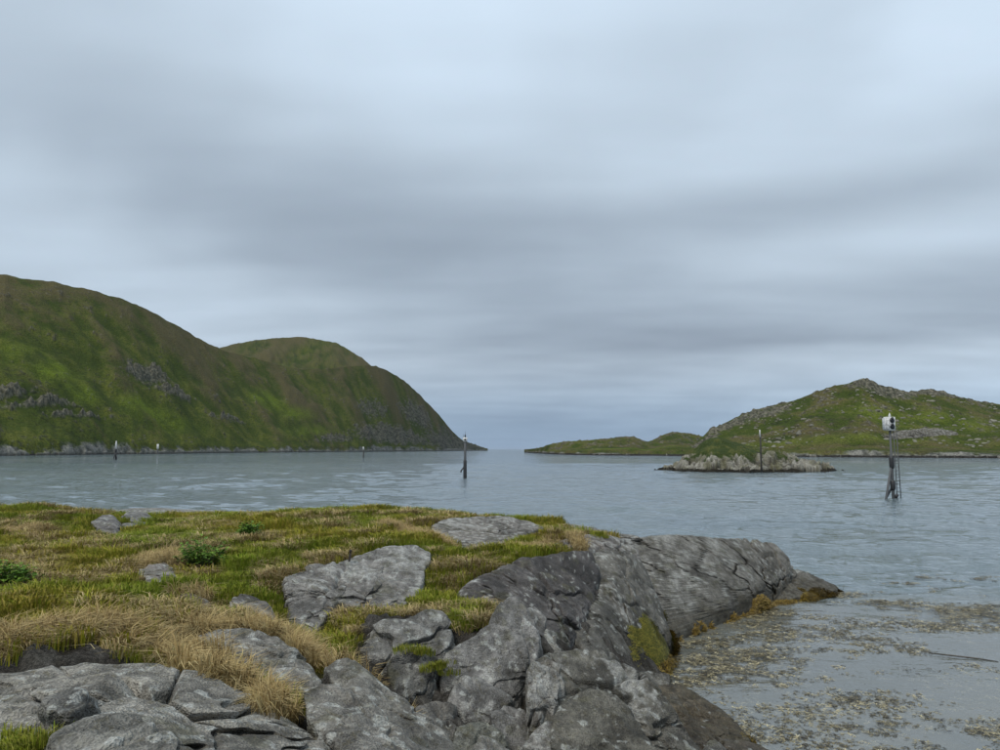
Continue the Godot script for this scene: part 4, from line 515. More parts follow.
# a thin-plate spline through surveyed spot heights, sampled every half metre
func survey_ground() -> void:
	var n := GROUND_POINTS.size()
	var m := n + 3
	var a := []
	for i in m:
		var row := PackedFloat64Array()
		row.resize(m + 1)
		a.append(row)
	for i in n:
		var p: Vector3 = GROUND_POINTS[i]
		for j in n:
			var q: Vector3 = GROUND_POINTS[j]
			var r2 := (p.x - q.x) ** 2 + (p.z - q.z) ** 2
			a[i][j] = 0.0 if r2 == 0.0 else 0.5 * r2 * log(r2)
		a[i][i] += 0.25
		a[i][n] = 1.0
		a[i][n + 1] = p.x
		a[i][n + 2] = p.z
		a[n][i] = 1.0
		a[n + 1][i] = p.x
		a[n + 2][i] = p.z
		a[i][m] = p.y
	for c in m:
		var best := c
		for r in range(c + 1, m):
			if absf(a[r][c]) > absf(a[best][c]): best = r
		var t = a[c]
		a[c] = a[best]
		a[best] = t
		for r in range(c + 1, m):
			var f: float = a[r][c] / a[c][c]
			if f == 0.0: continue
			for k in range(c, m + 1): a[r][k] -= f * a[c][k]
	var x := PackedFloat64Array()
	x.resize(m)
	for c in range(m - 1, -1, -1):
		var s: float = a[c][m]
		for k in range(c + 1, m): s -= a[c][k] * x[k]
		x[c] = s / a[c][c]
	g_h.resize(g_cols * g_rows)
	for j in g_rows:
		for i in g_cols:
			var px := -38.0 + i * 0.5
			var pz := -(j * 0.5)
			var h := x[n] + x[n + 1] * px + x[n + 2] * pz
			for k in n:
				var q: Vector3 = GROUND_POINTS[k]
				var r2 := (px - q.x) ** 2 + (pz - q.z) ** 2
				if r2 > 0.0: h += x[k] * 0.5 * r2 * log(r2)
			g_h[j * g_cols + i] = maxf(h, -1.7)

func ground(x: float, z: float) -> float:
	var fx := clampf((x + 38.0) / 0.5, 0.0, g_cols - 1.001)
	var fz := clampf(-z / 0.5, 0.0, g_rows - 1.001)
	var i := int(fx)
	var j := int(fz)
	fx -= i
	fz -= j
	var k := j * g_cols + i
	var h := lerpf(lerpf(g_h[k], g_h[k + 1], fx), lerpf(g_h[k + g_cols], g_h[k + g_cols + 1], fx), fz)
	var d := -z
	return h + 0.11 * n_b.get_noise_2d(x * 0.55, z * 0.55) * smoothstep(0.0, 9.0, d) + 0.05 * n_a.get_noise_2d(x * 1.9, z * 1.9) + 0.16 * maxf(0.0, n_b.get_noise_2d(x * 0.9 + 70.0, z * 0.9)) * smoothstep(9.0, 13.0, d) * (1.0 - smoothstep(20.0, 24.0, d))

func in_turf(x: float, z: float) -> bool:
	var w := Vector2(0.3 * n_b.get_noise_2d(x * 1.7, z * 1.7), 0.3 * n_b.get_noise_2d(x * 1.7 + 40.0, z * 1.7))
	return Geometry2D.is_point_in_polygon(Vector2(x, z) + w, turf_poly)

var turf_poly := PackedVector2Array()

func build_setting() -> void:
	for p in TURF: turf_poly.append(p)
	survey_ground()
	# headland
	var step := 0.12
	var cols := int(52.0 / step) + 1
	var rows := int(50.0 / step) + 1
	var v := PackedVector3Array()
	v.resize(cols * rows)
	var c := PackedColorArray()
	c.resize(cols * rows)
	var job := func(j: int) -> void:
		for i in cols:
			var x := -37.9 + i * step
			var z := -0.3 - j * step
			var y := ground(x, z)
			var k := j * cols + i
			v[k] = Vector3(x, y, z)
			var n := n_a.get_noise_2d(x * 1.3, z * 1.3)
			var n2 := n_fine.get_noise_2d(x * 5.0, z * 5.0)
			if y > 0.5 and in_turf(x, z):
				c[k] = mix3(Color(0.115, 0.105, 0.045), Color(0.075, 0.085, 0.026), 0.5 + n)
			elif y > 0.25:
				v[k].y += 0.07 * n2 + 0.05 * n_cellv.get_noise_2d(x * 5.0, z * 5.0)
				c[k] = mix3(Color(0.060, 0.052, 0.042), Color(0.17, 0.16, 0.145), 0.42 + 1.3 * n2)
			else:
				c[k] = mix3(Color(0.10, 0.09, 0.065), Color(0.16, 0.145, 0.11), 0.5 + n)
	var id := WorkerThreadPool.add_group_task(job, rows)
	WorkerThreadPool.wait_for_group_task_completion(id)
	var o := put("headland", mesh_of(v, grid_index(cols, rows, true), c), M.soil)
	tag(o, "grassy headland of turf and bare soil sloping to the water", "", "", "structure")
	print("headland ", Time.get_ticks_msec())
	build_sea()
	print("sea ", Time.get_ticks_msec())
	var res := [null, null, null, null, null]
	var job2 := func(i: int) -> void:
		match i:
			0: res[0] = hill(HILL_NEAR, 900, 330, 0)
			1: res[1] = hill(HILL_FAR, 400, 120, 1)
			2: res[2] = hill(FORELAND, 420, 120, 2)
			3: res[3] = hill(ISLAND, 760, 260, 3)
			4: res[4] = islet()
	id = WorkerThreadPool.add_group_task(job2, 5)
	WorkerThreadPool.wait_for_group_task_completion(id)
	var named := [["hillside", "steep green hillside running down to the sound on the left"], ["far_hill", "rounded brown heath hill rising behind the green hillside"], ["foreland", "low grassy foreland across the sound right of the open sea"], ["island_hill", "rocky green island hill across the water on the right"], ["islet", "small rocky islet with grass top in the sound"]]
	for i in 5:
		o = put(named[i][0], mesh_of(res[i][0], res[i][1], res[i][2]), M.hill if i < 4 else M.islet)
		tag(o, named[i][1], "", "", "structure")
	# pale boulders strewn over the island
	var br := RandomNumberGenerator.new()
	br.seed = 5
	var lump := lump_mesh(br)
	var xf := []
	var cl := []
	var iv: PackedVector3Array = res[3][0]
	while xf.size() < 520:
		var row := br.randi_range(60, 190)
		var p := iv[row * 760 + br.randi_range(20, 740)]
		if n_b.get_noise_2d(p.x * 0.02, p.z * 0.02) < br.randf_range(-0.25, 0.25): continue
		var sz := br.randf_range(0.35, 0.8) * (1.0 + 1.6 * pow(br.randf(), 4.0))
		xf.append(seat(p - Vector3.UP * 0.1 * sz, br.randf() * TAU, Vector3(sz * 1.5, sz * 0.75, sz)))
		cl.append(Color(0.30, 0.29, 0.235) * br.randf_range(0.7, 1.25))
	scatter("hillside_boulders", "pale boulders strewn over the island hillside", lump, M.islet, xf, cl)
	print("hills ", Time.get_ticks_msec())

func build_sea() -> void:
	# seabed: sandy and shallow by the headland, deep beyond
	var v := PackedVector3Array()
	var c := PackedColorArray()
	var uv := PackedVector2Array()
	var cols := 121
	var rows := 150
	var d := 3.0
	for j in rows:
		for i in cols:
			var a := (i / float(cols - 1) - 0.5) * 2.5
			var x := tan(a) * d
			var y := -1.25 + 0.35 * n_a.get_noise_2d(x * 0.3, d * 0.3) - 9.0 * smoothstep(22.0, 90.0, Vector2(x - 2.0, d * 0.9).length())
			v.append(Vector3(x, y, -d))
			var n := n_b.get_noise_2d(x * 0.6, d * 0.6)
			c.append(mix3(Color(0.14, 0.125, 0.085), Color(0.48, 0.43, 0.33), 0.6 + 1.5 * n))
		d *= 1.062
	var o := put("seabed", mesh_of(v, grid_index(cols, rows, true), c), M.soil)
	tag(o, "sandy seabed under the shallow water", "", "", "structure")
	# sea surface: wind ripples as geometry, finest close to the shore
	var ds := [4.0]
	while ds[-1] < 30000.0:
		ds.append(ds[-1] * (1.0065 if ds[-1] < 220.0 else 1.03))
	cols = 520
	rows = ds.size()
	var sv := PackedVector3Array()
	sv.resize(cols * rows)
	var suv := PackedVector2Array()
	suv.resize(cols * rows)
	var wave := noise(FastNoiseLite.TYPE_SIMPLEX_SMOOTH, 51, 1.0, 1, FastNoiseLite.FRACTAL_NONE)
	var calm := noise(FastNoiseLite.TYPE_SIMPLEX_SMOOTH, 52, 0.06, 2)
	var job := func(j: int) -> void:
		var dd: float = ds[j]
		var cell := dd * 0.0065
		for i in cols:
			var a := (i / float(cols - 1) - 0.5) * 2.3
			var x := dd * tan(a)
			var z := -dd
			var y := 0.0
			if dd < 220.0 and absf(x) < dd * 1.1:
				# the bay between the whaleback and the photographer lies sheltered and thick with weed
				var bay := 1.0 - 0.86 * (1.0 - smoothstep(4.0, 13.0, Vector2((x - 7.0) * 0.8, z + 13.0).length()))
				var gust := bay * (0.75 + 0.7 * calm.get_noise_2d(x, z))
				for o3 in [[5.2, 0.14], [2.6, 0.15], [1.25, 0.085], [0.6, 0.030], [0.3, 0.008]]:
					var keep := 1.0 - smoothstep(0.22, 0.45, cell / o3[0])
					if keep > 0.0:
						var f: float = 1.0 / o3[0]
						y += o3[1] * keep * wave.get_noise_2d(x * f * 0.55 + z * f * 0.18 + o3[0] * 37.0, z * f * 1.15 - x * f * 0.1)
				y *= gust
			sv[j * cols + i] = Vector3(x, y, z)
			suv[j * cols + i] = Vector2(x / 13.0, z / 7.0)
	var id := WorkerThreadPool.add_group_task(job, rows)
	WorkerThreadPool.wait_for_group_task_completion(id)
	var whole := grid_index(cols, rows, true)
	var parts := []
	for k in 5: parts.append(PackedInt32Array())
	for q in range(0, whole.size(), 6):
		var p := sv[whole[q]]
		var lee := 1.0 - smoothstep(5.0, 13.0, Vector2((p.x - 7.5) * 0.75, p.z + 13.0).length() + 1.5 * calm.get_noise_2d(p.x * 4.0, p.z * 4.0))
		var k := clampi(int(lee * 4.99), 0, 4) if p.z > -60.0 else 0
		parts[k].append_array(whole.slice(q, q + 6))
	var full := mesh_of(sv, whole, PackedColorArray(), suv).surface_get_arrays(0)
	var sm := ArrayMesh.new()
	for k in 5:
		if parts[k].is_empty(): continue
		# keep only the vertices this part uses
		var at := {}
		var pv := PackedVector3Array()
		var pn := PackedVector3Array()
		var pu := PackedVector2Array()
		var pi := PackedInt32Array()
		for e in parts[k]:
			if not at.has(e):
				at[e] = pv.size()
				pv.append(full[Mesh.ARRAY_VERTEX][e])
				pn.append(full[Mesh.ARRAY_NORMAL][e])
				pu.append(full[Mesh.ARRAY_TEX_UV][e])
			pi.append(at[e])
		var ar := []
		ar.resize(Mesh.ARRAY_MAX)
		ar[Mesh.ARRAY_VERTEX] = pv
		ar[Mesh.ARRAY_NORMAL] = pn
		ar[Mesh.ARRAY_TEX_UV] = pu
		ar[Mesh.ARRAY_INDEX] = pi
		sm.add_surface_from_arrays(Mesh.PRIMITIVE_TRIANGLES, ar)
		sm.surface_set_material(sm.get_surface_count() - 1, M.water[k])
	o = put("sea", sm, null)
	tag(o, "rippled grey blue sea of the sound", "", "", "structure")

func spline(t: Array, a: float, k: int) -> float:
	var i := 0
	while i < t.size() - 2 and a > t[i + 1][0]: i += 1
	var f: float = clampf((a - t[i][0]) / (t[i + 1][0] - t[i][0]), 0.0, 1.0)
	var p0: float = t[maxi(i - 1, 0)][k]
	var p1: float = t[i][k]
	var p2: float = t[i + 1][k]
	var p3: float = t[mini(i + 2, t.size() - 1)][k]
	var m1 := (p2 - p0) * 0.5
	var m2 := (p3 - p1) * 0.5
	if (p2 - p1) * m1 < 0.0: m1 = 0.0
	if (p2 - p1) * m2 < 0.0: m2 = 0.0
	var f2 := f * f
	var f3 := f2 * f
	return (2 * f3 - 3 * f2 + 1) * p1 + (f3 - 2 * f2 + f) * m1 + (-2 * f3 + 3 * f2) * p2 + (f3 - f2) * m2

# bare crags: bearing, share of the way up, half width in bearing, half height, strength
const CRAGS := [
	[[-0.475, 0.50, 0.040, 0.085, 1.0], [-0.43, 0.42, 0.03, 0.05, 0.7], [-0.62, 0.24, 0.07, 0.03, 0.8], [-0.56, 0.18, 0.06, 0.02, 0.7], [-0.66, 0.29, 0.05, 0.03, 0.7], [-0.36, 0.30, 0.03, 0.04, 0.5],
	[-0.14, 0.20, 0.07, 0.16, 0.9], [-0.07, 0.30, 0.04, 0.3, 1.0], [-0.11, 0.6, 0.03, 0.25, 0.7], [-0.05, 0.5, 0.04, 0.6, 1.0], [-0.17, 0.5, 0.03, 0.15, 0.5], [-0.22, 0.12, 0.03, 0.06, 0.7]],
	[],
	[],
	[[0.51, 0.95, 0.06, 0.12, 1.0], [0.33, 0.9, 0.09, 0.15, 0.9], [0.55, 0.42, 0.045, 0.05, 1.0], [0.45, 0.42, 0.03, 0.03, 0.7], [0.27, 0.7, 0.03, 0.3, 0.9], [0.58, 0.97, 0.05, 0.06, 0.8]]]
# lush grass in the gullies
const LUSH := [
	[[-0.60, 0.42, 0.05, 0.10, 1.0], [-0.56, 0.30, 0.035, 0.08, 1.0], [-0.47, 0.26, 0.05, 0.10, 1.0], [-0.43, 0.2, 0.05, 0.08, 0.8], [-0.31, 0.55, 0.03, 0.14, 1.0], [-0.27, 0.42, 0.03, 0.10, 0.7], [-0.25, 0.22, 0.04, 0.10, 0.6], [-0.64, 0.5, 0.05, 0.1, 0.6]],
	[],
	[[0.2, 0.35, 0.2, 0.10, 0.8]],
	[[0.5, 0.6, 0.08, 0.15, 0.6], [0.6, 0.6, 0.1, 0.15, 0.5], [0.4, 0.3, 0.3, 0.06, 0.6]]]

func hill(t: Array, cols: int, rows: int, which: int) -> Array:
	var v := PackedVector3Array()
	v.resize(cols * rows)
	var c := PackedColorArray()
	c.resize(cols * rows)
	var a0: float = t[0][0]
	var a1: float = t[-1][0]
	var rough: float = [1.0, 1.0, 0.9, 0.8][which]
	for i in cols:
		var a := lerpf(a0, a1, i / float(cols - 1))
		var dsh := spline(t, a, 1)
		var dri := spline(t, a, 2)
		var top := spline(t, a, 3)
		for j in rows:
			var s := -0.03 + 1.45 * pow(j / float(rows - 1), 1.15)
			var d := lerpf(dsh, dri, s)
			d += 0.008 * dsh * n_a.get_noise_2d(a * 30.0, 3.0) * (1.0 - smoothstep(0.0, 0.3, s))
			var x := a * d
			var f: float
			match which:
				2: f = 0.28 * smoothstep(0.0, 0.12, s) + 0.10 * smoothstep(0.15, 0.6, s) + 0.62 * smoothstep(0.55, 1.0, s)
				3: f = 0.07 * smoothstep(0.0, 0.05, s) + 0.06 * smoothstep(0.05, 0.35, s) + 0.87 * pow(clampf((s - 0.22) / 0.78, 0.0, 1.0), 1.15)
				_: f = 0.03 * smoothstep(0.0, 0.04, s) + 0.97 * pow(clampf(s, 0.0, 1.0), 1.12)
			var crest := 1.0 - smoothstep(0.75, 1.0, s) * 0.85
			if s > 1.0:
				f = 1.0 - 0.9 * pow((s - 1.0) / 0.42, 1.4)
			var y := top * f
			if s < 0.0: y = s * 60.0
			var g1 := n_a.get_noise_3d(x * 0.009, d * 0.009, which * 9.0)
			var g2 := n_b.get_noise_3d(x * 0.045, d * 0.03, 4.0)
			var fall := n_b.get_noise_2d(x * 0.016 + d * 0.010 + 0.004 * y, d * 0.006 - x * 0.002 + 7.0)
			var n3 := n_fine.get_noise_3d(x * 0.16, y * 0.16, d * 0.10)
			var body := clampf(s * 6.0, 0.0, 1.0)
			# crags
			var crag := 0.0
			for k in CRAGS[which]:
				var e := 1.0 - sqrt(((a - k[0]) / k[2]) ** 2 + ((s - k[1]) / k[3]) ** 2)
				crag = maxf(crag, k[4] * clampf(e * 1.6, 0.0, 1.0))
			crag = clampf(crag * 1.35 + 0.9 * n3 + 0.7 * g2 - 0.30, 0.0, 1.0) if crag > 0.0 else clampf(0.9 * n3 + 0.6 * g2 - 0.44, 0.0, 1.0)
			if which == 3 and s > 0.30:
				crag = maxf(crag, clampf(1.3 * n3 + 0.5 * g2 - 0.34 + 0.36 * smoothstep(0.82, 1.0, s) * smoothstep(-0.2, 0.3, n_b.get_noise_2d(a * 40.0, 2.0) + 0.1), 0.0, 1.0))
			if which == 1: crag *= 0.4
			if which == 2: crag = maxf(crag, clampf(1.4 * n3 + 0.6 * g2 - 0.22 - 0.5 * (1.0 - smoothstep(0.45, 0.7, s)), 0.0, 1.0))
			var lush := 0.0
			for k in LUSH[which]:
				var e := 1.0 - sqrt(((a - k[0] - 0.10 * (k[1] - s)) / k[2]) ** 2 + ((s - k[1]) / k[3]) ** 2)
				lush = maxf(lush, k[4] * clampf(e * 1.3, 0.0, 1.0))
			y += body * rough * (top * 0.05 * g1 * crest + top * 0.035 * fall * crest + 2.2 * g2 * clampf(top / 60.0, 0.2, 1.0))
			y += body * crag * ([4.0, 3.0, 0.8, 1.1][which] * (0.6 + n3)) * (0.4 if s > 0.97 and which == 0 else 1.0)
			# shore rocks
			var edge := s * (dri - dsh)
			var strand := 1.0 - smoothstep(1.5, 7.0, edge + 8.0 * g2 + 5.0 * n3)
			if s > 0.0:
				y += strand * (1.0 + 2.0 * n3) * ([1.6, 1.6, 0.7, 0.7][which])
			v[j * cols + i] = Vector3(x, y, -d)
			# colours of the matter
			var heath := clampf(0.22 + 1.2 * (s - 0.55) + 1.5 * g1 + 0.9 * fall + 0.7 * g2 + 0.4 * n3, 0.0, 1.0)
			if which == 1: heath = clampf(0.65 + 1.2 * g1 + 0.5 * g2, 0.0, 1.0)
			if which >= 2: heath = clampf(0.30 + 1.2 * g2 + 0.9 * g1 + 0.5 * n3, 0.0, 1.0)
			var n4 := n_fine.get_noise_3d(x * 0.42, y * 0.30, d * 0.22 + 50.0)
			var k1 := mix3(Color(0.066, 0.090, 0.018), Color(0.130, 0.145, 0.028), 0.5 + 1.4 * g2 + 0.9 * n3 + 0.7 * n4)
			k1 = mix3(k1, Color(0.036, 0.050, 0.018), clampf(1.1 * fall + 1.6 * n3 + 1.3 * n4 - 0.15, 0.0, 0.85))
			k1 = mix3(k1, Color(0.135, 0.112, 0.055), heath * 0.85)
			k1 = mix3(k1, Color(0.150, 0.205, 0.020), lush * (0.7 + 1.1 * g2 + 0.5 * n3))
			var grey := mix3(Color(0.070, 0.068, 0.058), Color(0.24, 0.22, 0.175), 0.45 + 1.6 * n_fine.get_noise_3d(x * 0.35, y * 0.2, d * 0.2))
			k1 = mix3(k1, grey, clampf(crag * 1.8, 0.0, 0.85))
			var pale := mix3(Color(0.12, 0.12, 0.11), Color(0.36, 0.345, 0.315), 0.55 + 1.5 * n3)
			k1 = mix3(k1, pale, strand * 0.9)
			if y < 1.0 + 0.5 * n3: k1 = Color(0.045, 0.043, 0.038)
			c[j * cols + i] = k1
	return [v, grid_index(cols, rows, true), c]

func lump_mesh(r: RandomNumberGenerator) -> ArrayMesh:
	var st := SurfaceTool.new()
	st.begin(Mesh.PRIMITIVE_TRIANGLES)
	var ring := []
	for j in 6:
		var row := []
		for i in 9:
			var a := TAU * i / 9.0
			var b := PI * j / 5.0
			row.append(Vector3(sin(b) * cos(a), cos(b), sin(b) * sin(a)) * r.randf_range(0.8, 1.15))
		ring.append(row)
	for j in 5:
		for i in 9:
			var k := (i + 1) % 9
			for p in [ring[j][i], ring[j][k], ring[j + 1][i], ring[j][k], ring[j + 1][k], ring[j + 1][i]]:
				st.set_color(Color.WHITE)
				st.add_vertex(p)
	st.generate_normals()
	return st.commit()

func islet() -> Array:
	var cols := 260
	var rows := 170
	var v := PackedVector3Array()
	v.resize(cols * rows)
	var c := PackedColorArray()
	c.resize(cols * rows)
	for j in rows:
		for i in cols:
			var u := i / float(cols - 1) * 2.0 - 1.0
			var w := j / float(rows - 1) * 2.0 - 1.0
			var x := 48.6 + u * 19.0
			var z := -147.0 + w * 12.5
			var bend := 0.22 * n_b.get_noise_2d(x * 0.16, z * 0.16) + 0.07 * n_a.get_noise_2d(x * 0.5, z * 0.5)
			var r := sqrt((u / 0.92) ** 2 + (w / 0.95) ** 2) + bend
			var rise := clampf(1.0 - r, 0.0, 1.0)
			var y := -0.45 + 3.2 * smoothstep(-0.10, 0.62, rise) - 0.5 * smoothstep(-0.5, 1.0, u)
			var knoll := exp(-((u + 0.36) / 0.24) ** 2 - ((w + 0.05) / 0.5) ** 2)
			var back := exp(-((u - 0.02) / 0.4) ** 2 - ((w + 0.15) / 0.5) ** 2)
			y += 2.9 * knoll + 1.9 * back
			if u > 0.55: y = minf(y, 0.55 + (1.0 - u) * 2.4)
			if rise <= 0.0: y = -0.7 + maxf(1.0 - r, -0.5) * 2.0
			var p := Vector3(x * 0.4, z * 0.4, y * 0.5)
			var f := n_cell.get_noise_3d(p.x, p.z, p.y) + 1.0
			var cv := n_cellv.get_noise_3d(p.x, p.z, p.y)
			var n := n_fine.get_noise_3d(x * 0.8, y * 0.8, z * 0.8)
			var g := n_b.get_noise_2d(x * 0.3, z * 0.3)
			var turf := clampf((y - 2.55 - 0.9 * n - 1.5 * g + 1.2 * knoll) * 1.6, 0.0, 1.0)
			if rise > 0.0:
				y += (1.0 - turf * 0.8) * (0.75 * cv + 0.45 * n - 0.4 * (1.0 - smoothstep(0.0, 0.12, f)))
			v[j * cols + i] = Vector3(x, y, z)
			var rock := mix3(Color(0.13, 0.12, 0.10), Color(0.44, 0.42, 0.36), 0.5 + 0.45 * cv + 1.4 * n)
			rock = mix3(rock, Color(0.13, 0.125, 0.05), clampf(1.4 * g + n, 0.0, 0.6))
			var green := mix3(Color(0.060, 0.085, 0.028), Color(0.125, 0.135, 0.045), 0.5 + 1.2 * n + g - 0.7 * knoll)
			var k := mix3(rock, green, turf)
			if y < 0.55 + 0.3 * n: k = Color(0.042, 0.038, 0.03)
			c[j * cols + i] = k
	return [v, grid_index(cols, rows), c]

# ------------------------------------------------------------------ rocks
# Each rock is the rounded hull of its corner points, broken up by joints, banding and weathering.
func planes_of(pts: Array, c: Vector3) -> Array:
	var ns := []
	var n := pts.size()
	for i in n:
		for j in range(i + 1, n):
			for k in range(j + 1, n):
				var nn: Vector3 = (pts[j] - pts[i]).cross(pts[k] - pts[i])
				if nn.length() < 1e-4: continue
				nn = nn.normalized()
				var d: float = nn.dot(pts[i] - c)
				if d < 0.0:
					nn = -nn
					d = -d
				if d < 0.01: continue
				var ok := true
				for q in pts:
					if nn.dot(q - c) > d + 0.002:
						ok = false
						break
				if not ok: continue
				for e in ns:
					if e[0].dot(nn) > 0.9995 and absf(e[1] - d) < 0.02:
						ok = false
						break
				if ok: ns.append([nn, d])
	var out_n := PackedVector3Array()
	for e in ns: out_n.append(e[0] / e[1])
	return out_n

func rock_arrays(r: Dictionary, number: int) -> Array:
	var all := []
	var c := Vector3.ZERO
	if r.hulls.size() == 1:
		for p in r.hulls[0]: c += p
		c /= r.hulls[0].size()
	else:
		# a point inside both halves
		var c1 := Vector3.ZERO
		var c2 := Vector3.ZERO
		for p in r.hulls[0]: c1 += p
		for p in r.hulls[1]: c2 += p
		c1 /= r.hulls[0].size()
		c2 /= r.hulls[1].size()
		var best := -1e9
		for k in 21:
			var q := c1.lerp(c2, k / 20.0)
			var worst := 1e9
			for h in r.hulls:
				var m := Vector3.ZERO
				for p in h: m += p
				m /= h.size()
				for pl in planes_of(h, m):
					worst = minf(worst, (1.0 - pl.dot(q - m)) / pl.length())
			if worst > best:
				best = worst
				c = q
	var lo := Vector3(1e9, 1e9, 1e9)
	var hi := -lo
	for h in r.hulls:
		all.append(planes_of(h, c))
		for p in h:
			lo = lo.min(p)
			hi = hi.max(p)
	var ext := (hi - lo) / 2
	var size := (ext.x + ext.y + ext.z) / 3.0
	var fol: Vector3 = r.fol.normalized()
	var n: int = r.n
	var v := PackedVector3Array()
	var col := PackedColorArray()
	var idx := PackedInt32Array()
	var off := Vector3(number * 17.3, number * 5.1, number * 9.7)
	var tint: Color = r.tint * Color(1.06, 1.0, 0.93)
	var faces := [[Vector3.RIGHT, Vector3.UP, Vector3.BACK], [Vector3.LEFT, Vector3.UP, Vector3.FORWARD], [Vector3.BACK, Vector3.UP, Vector3.LEFT], [Vector3.FORWARD, Vector3.UP, Vector3.RIGHT], [Vector3.UP, Vector3.FORWARD, Vector3.RIGHT]]
	for fi in faces.size():
		var fa = faces[fi]
		var nn := n if fi != 3 else maxi(12, n / 3)
		var base := v.size()
		for j in nn + 1:
			for i in nn + 1:
				var a := tan((i / float(nn) * 2.0 - 1.0) * PI / 4)
				var b := tan((j / float(nn) * 2.0 - 1.0) * PI / 4)
				var cube: Vector3 = fa[0] + fa[2] * a + fa[1] * b
				var dir := (cube.normalized() * ext).normalized()
				var rad := 0.0
				for pl in all:
					var mx := 0.0
					for q in pl: mx = maxf(mx, q.dot(dir))
					var sum := 0.0
					for q in pl:
						var e: float = q.dot(dir) / mx
						if e > 0.80: sum += pow(e, 34.0)
					rad = maxf(rad, 1.0 / (mx * pow(sum, 1.0 / 34.0)))
				var w := c + dir * rad
				var s := w + off
				var wx := n_b.get_noise_3dv(s * 0.9)
				var wy := n_b.get_noise_3dv(s * 0.9 + Vector3(31, 7, 3))
				var sw := s + Vector3(wx, wy, -wx) * 0.34
				var t := fol.dot(sw)
				var band := n_fine.get_noise_3dv((sw - fol * t) * 0.6 + fol * t * 2.3)
				var ck: float = r.crack
				var jp := (sw - fol * t * 0.4) * ck
				var f := n_cell.get_noise_3dv(jp) + 1.0
				var cv := n_cellv.get_noise_3dv(jp)
				var low := n_b.get_noise_3dv(s * (0.9 / size))
				var med := n_a.get_noise_3dv(s * 1.6)
				var fine := n_fine.get_noise_3dv(s * 7.0)
				var open := 1.0 - smoothstep(0.0, 0.055 * ck + 0.02, f)
				var f2 := n_cell.get_noise_3dv(jp * 2.7 + Vector3(11, 4, 8)) + 1.0
				var cv2 := n_cellv.get_noise_3dv(jp * 2.7 + Vector3(11, 4, 8))
				var part := clampf(n_b.get_noise_3dv(s * 0.7 + Vector3(60, 2, 8)) * 3.0 + 0.35, 0.0, 1.0)
				var open2 := (1.0 - smoothstep(0.0, 0.09, f2)) * part
				var ridge := 0.45 - absf(n_b.get_noise_3dv(s * 1.25 + Vector3(3, 77, 3))) * 1.6
				var disp: float = r.low * size * low * 1.6 + r.fa * band + r.depth * 0.45 * cv - r.depth * 1.5 * open + 0.022 * med + 0.045 * ridge + 0.02 * cv2 * part - 0.022 * open2 + r.rough * fine
				w += dir * disp
				v.append(w - c)
				# stone, crusts of lichen, tide line
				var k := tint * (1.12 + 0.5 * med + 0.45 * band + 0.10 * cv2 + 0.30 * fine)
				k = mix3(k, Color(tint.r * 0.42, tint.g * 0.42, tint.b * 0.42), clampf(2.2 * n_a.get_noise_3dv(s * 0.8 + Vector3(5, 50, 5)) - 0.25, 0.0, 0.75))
				var crust: float = n_a.get_noise_3dv(s * 0.33 + Vector3(200, 3, 40)) * 2.0 + 0.9 * (w.y - c.y) / ext.y * r.pale
				k = mix3(k, Color(0.42, 0.415, 0.39), clampf((band * (0.5 + 14.0 * r.fa) + 0.9 * med + 0.8 * fine) * 1.5 + crust - 1.15 + r.pale * 1.0, 0.0, 0.7))
				var spot := n_b.get_noise_3dv(s * (4.2 / maxf(1.0, size * 0.8)) + Vector3(9, 1, 70))
				k = mix3(k, Color(0.50, 0.51, 0.48), clampf((spot + 0.9 * fine - 0.60 + r.lichen * 0.5) * 5.0, 0.0, 0.65))
				k = mix3(k, Color(0.10, 0.095, 0.05), clampf((n_b.get_noise_3dv(s * 2.1 + Vector3(90, 1, 7)) - 0.30) * 4.0, 0.0, 0.45))
				var tide := w.y - 0.50 - 0.55 * med - 0.35 * fine - 0.25 * band
				if tide < 0.0: k = mix3(k, Color(0.082, 0.070, 0.048), clampf(-tide * 7.0, 0.0, 0.8))
				k.a = 1.0
				col.append(k)
		for j in nn:
			for i in nn:
				var p := base + j * (nn + 1) + i
				for e in [p, p + nn + 1, p + 1, p + 1, p + nn + 1, p + nn + 2]: idx.append(e)
	return [v, idx, col, c]

var tops := {}
var rock_nodes := []

func build_rocks() -> void:
	var res := []
	res.resize(ROCKS.size())
	var job := func(i: int) -> void:
		var a := rock_arrays(ROCKS[i], i)
		res[i] = [mesh_of(a[0], a[1], a[2]), a[3], a[0]]
	var id := WorkerThreadPool.add_group_task(job, ROCKS.size())
	WorkerThreadPool.wait_for_group_task_completion(id)
	for i in ROCKS.size():
		var r: Dictionary = ROCKS[i]
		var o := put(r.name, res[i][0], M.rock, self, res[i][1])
		tag(o, r.label, "rock", "rocks of the headland" if res[i][1].z > -60.0 else "")
		var c: Vector3 = res[i][1]
		rock_nodes.append([r.name, c, res[i][2]])
		for p in res[i][2]:
			var w: Vector3 = c + p
			var key := Vector2i(int(floor(w.x * 10.0)), int(floor(w.z * 10.0)))
			tops[key] = maxf(tops.get(key, -9.0), w.y)
	print("rocks ", Time.get_ticks_msec())

func rock_top(x: float, z: float) -> float:
	return tops.get(Vector2i(int(floor(x * 10.0)), int(floor(z * 10.0))), -9.0)

# ------------------------------------------------------------------ sea marks
func disc(r: float, deep: float) -> ArrayMesh:
	return tube([Vector3.ZERO, Vector3(0, 0, deep)], [r, r], 20)

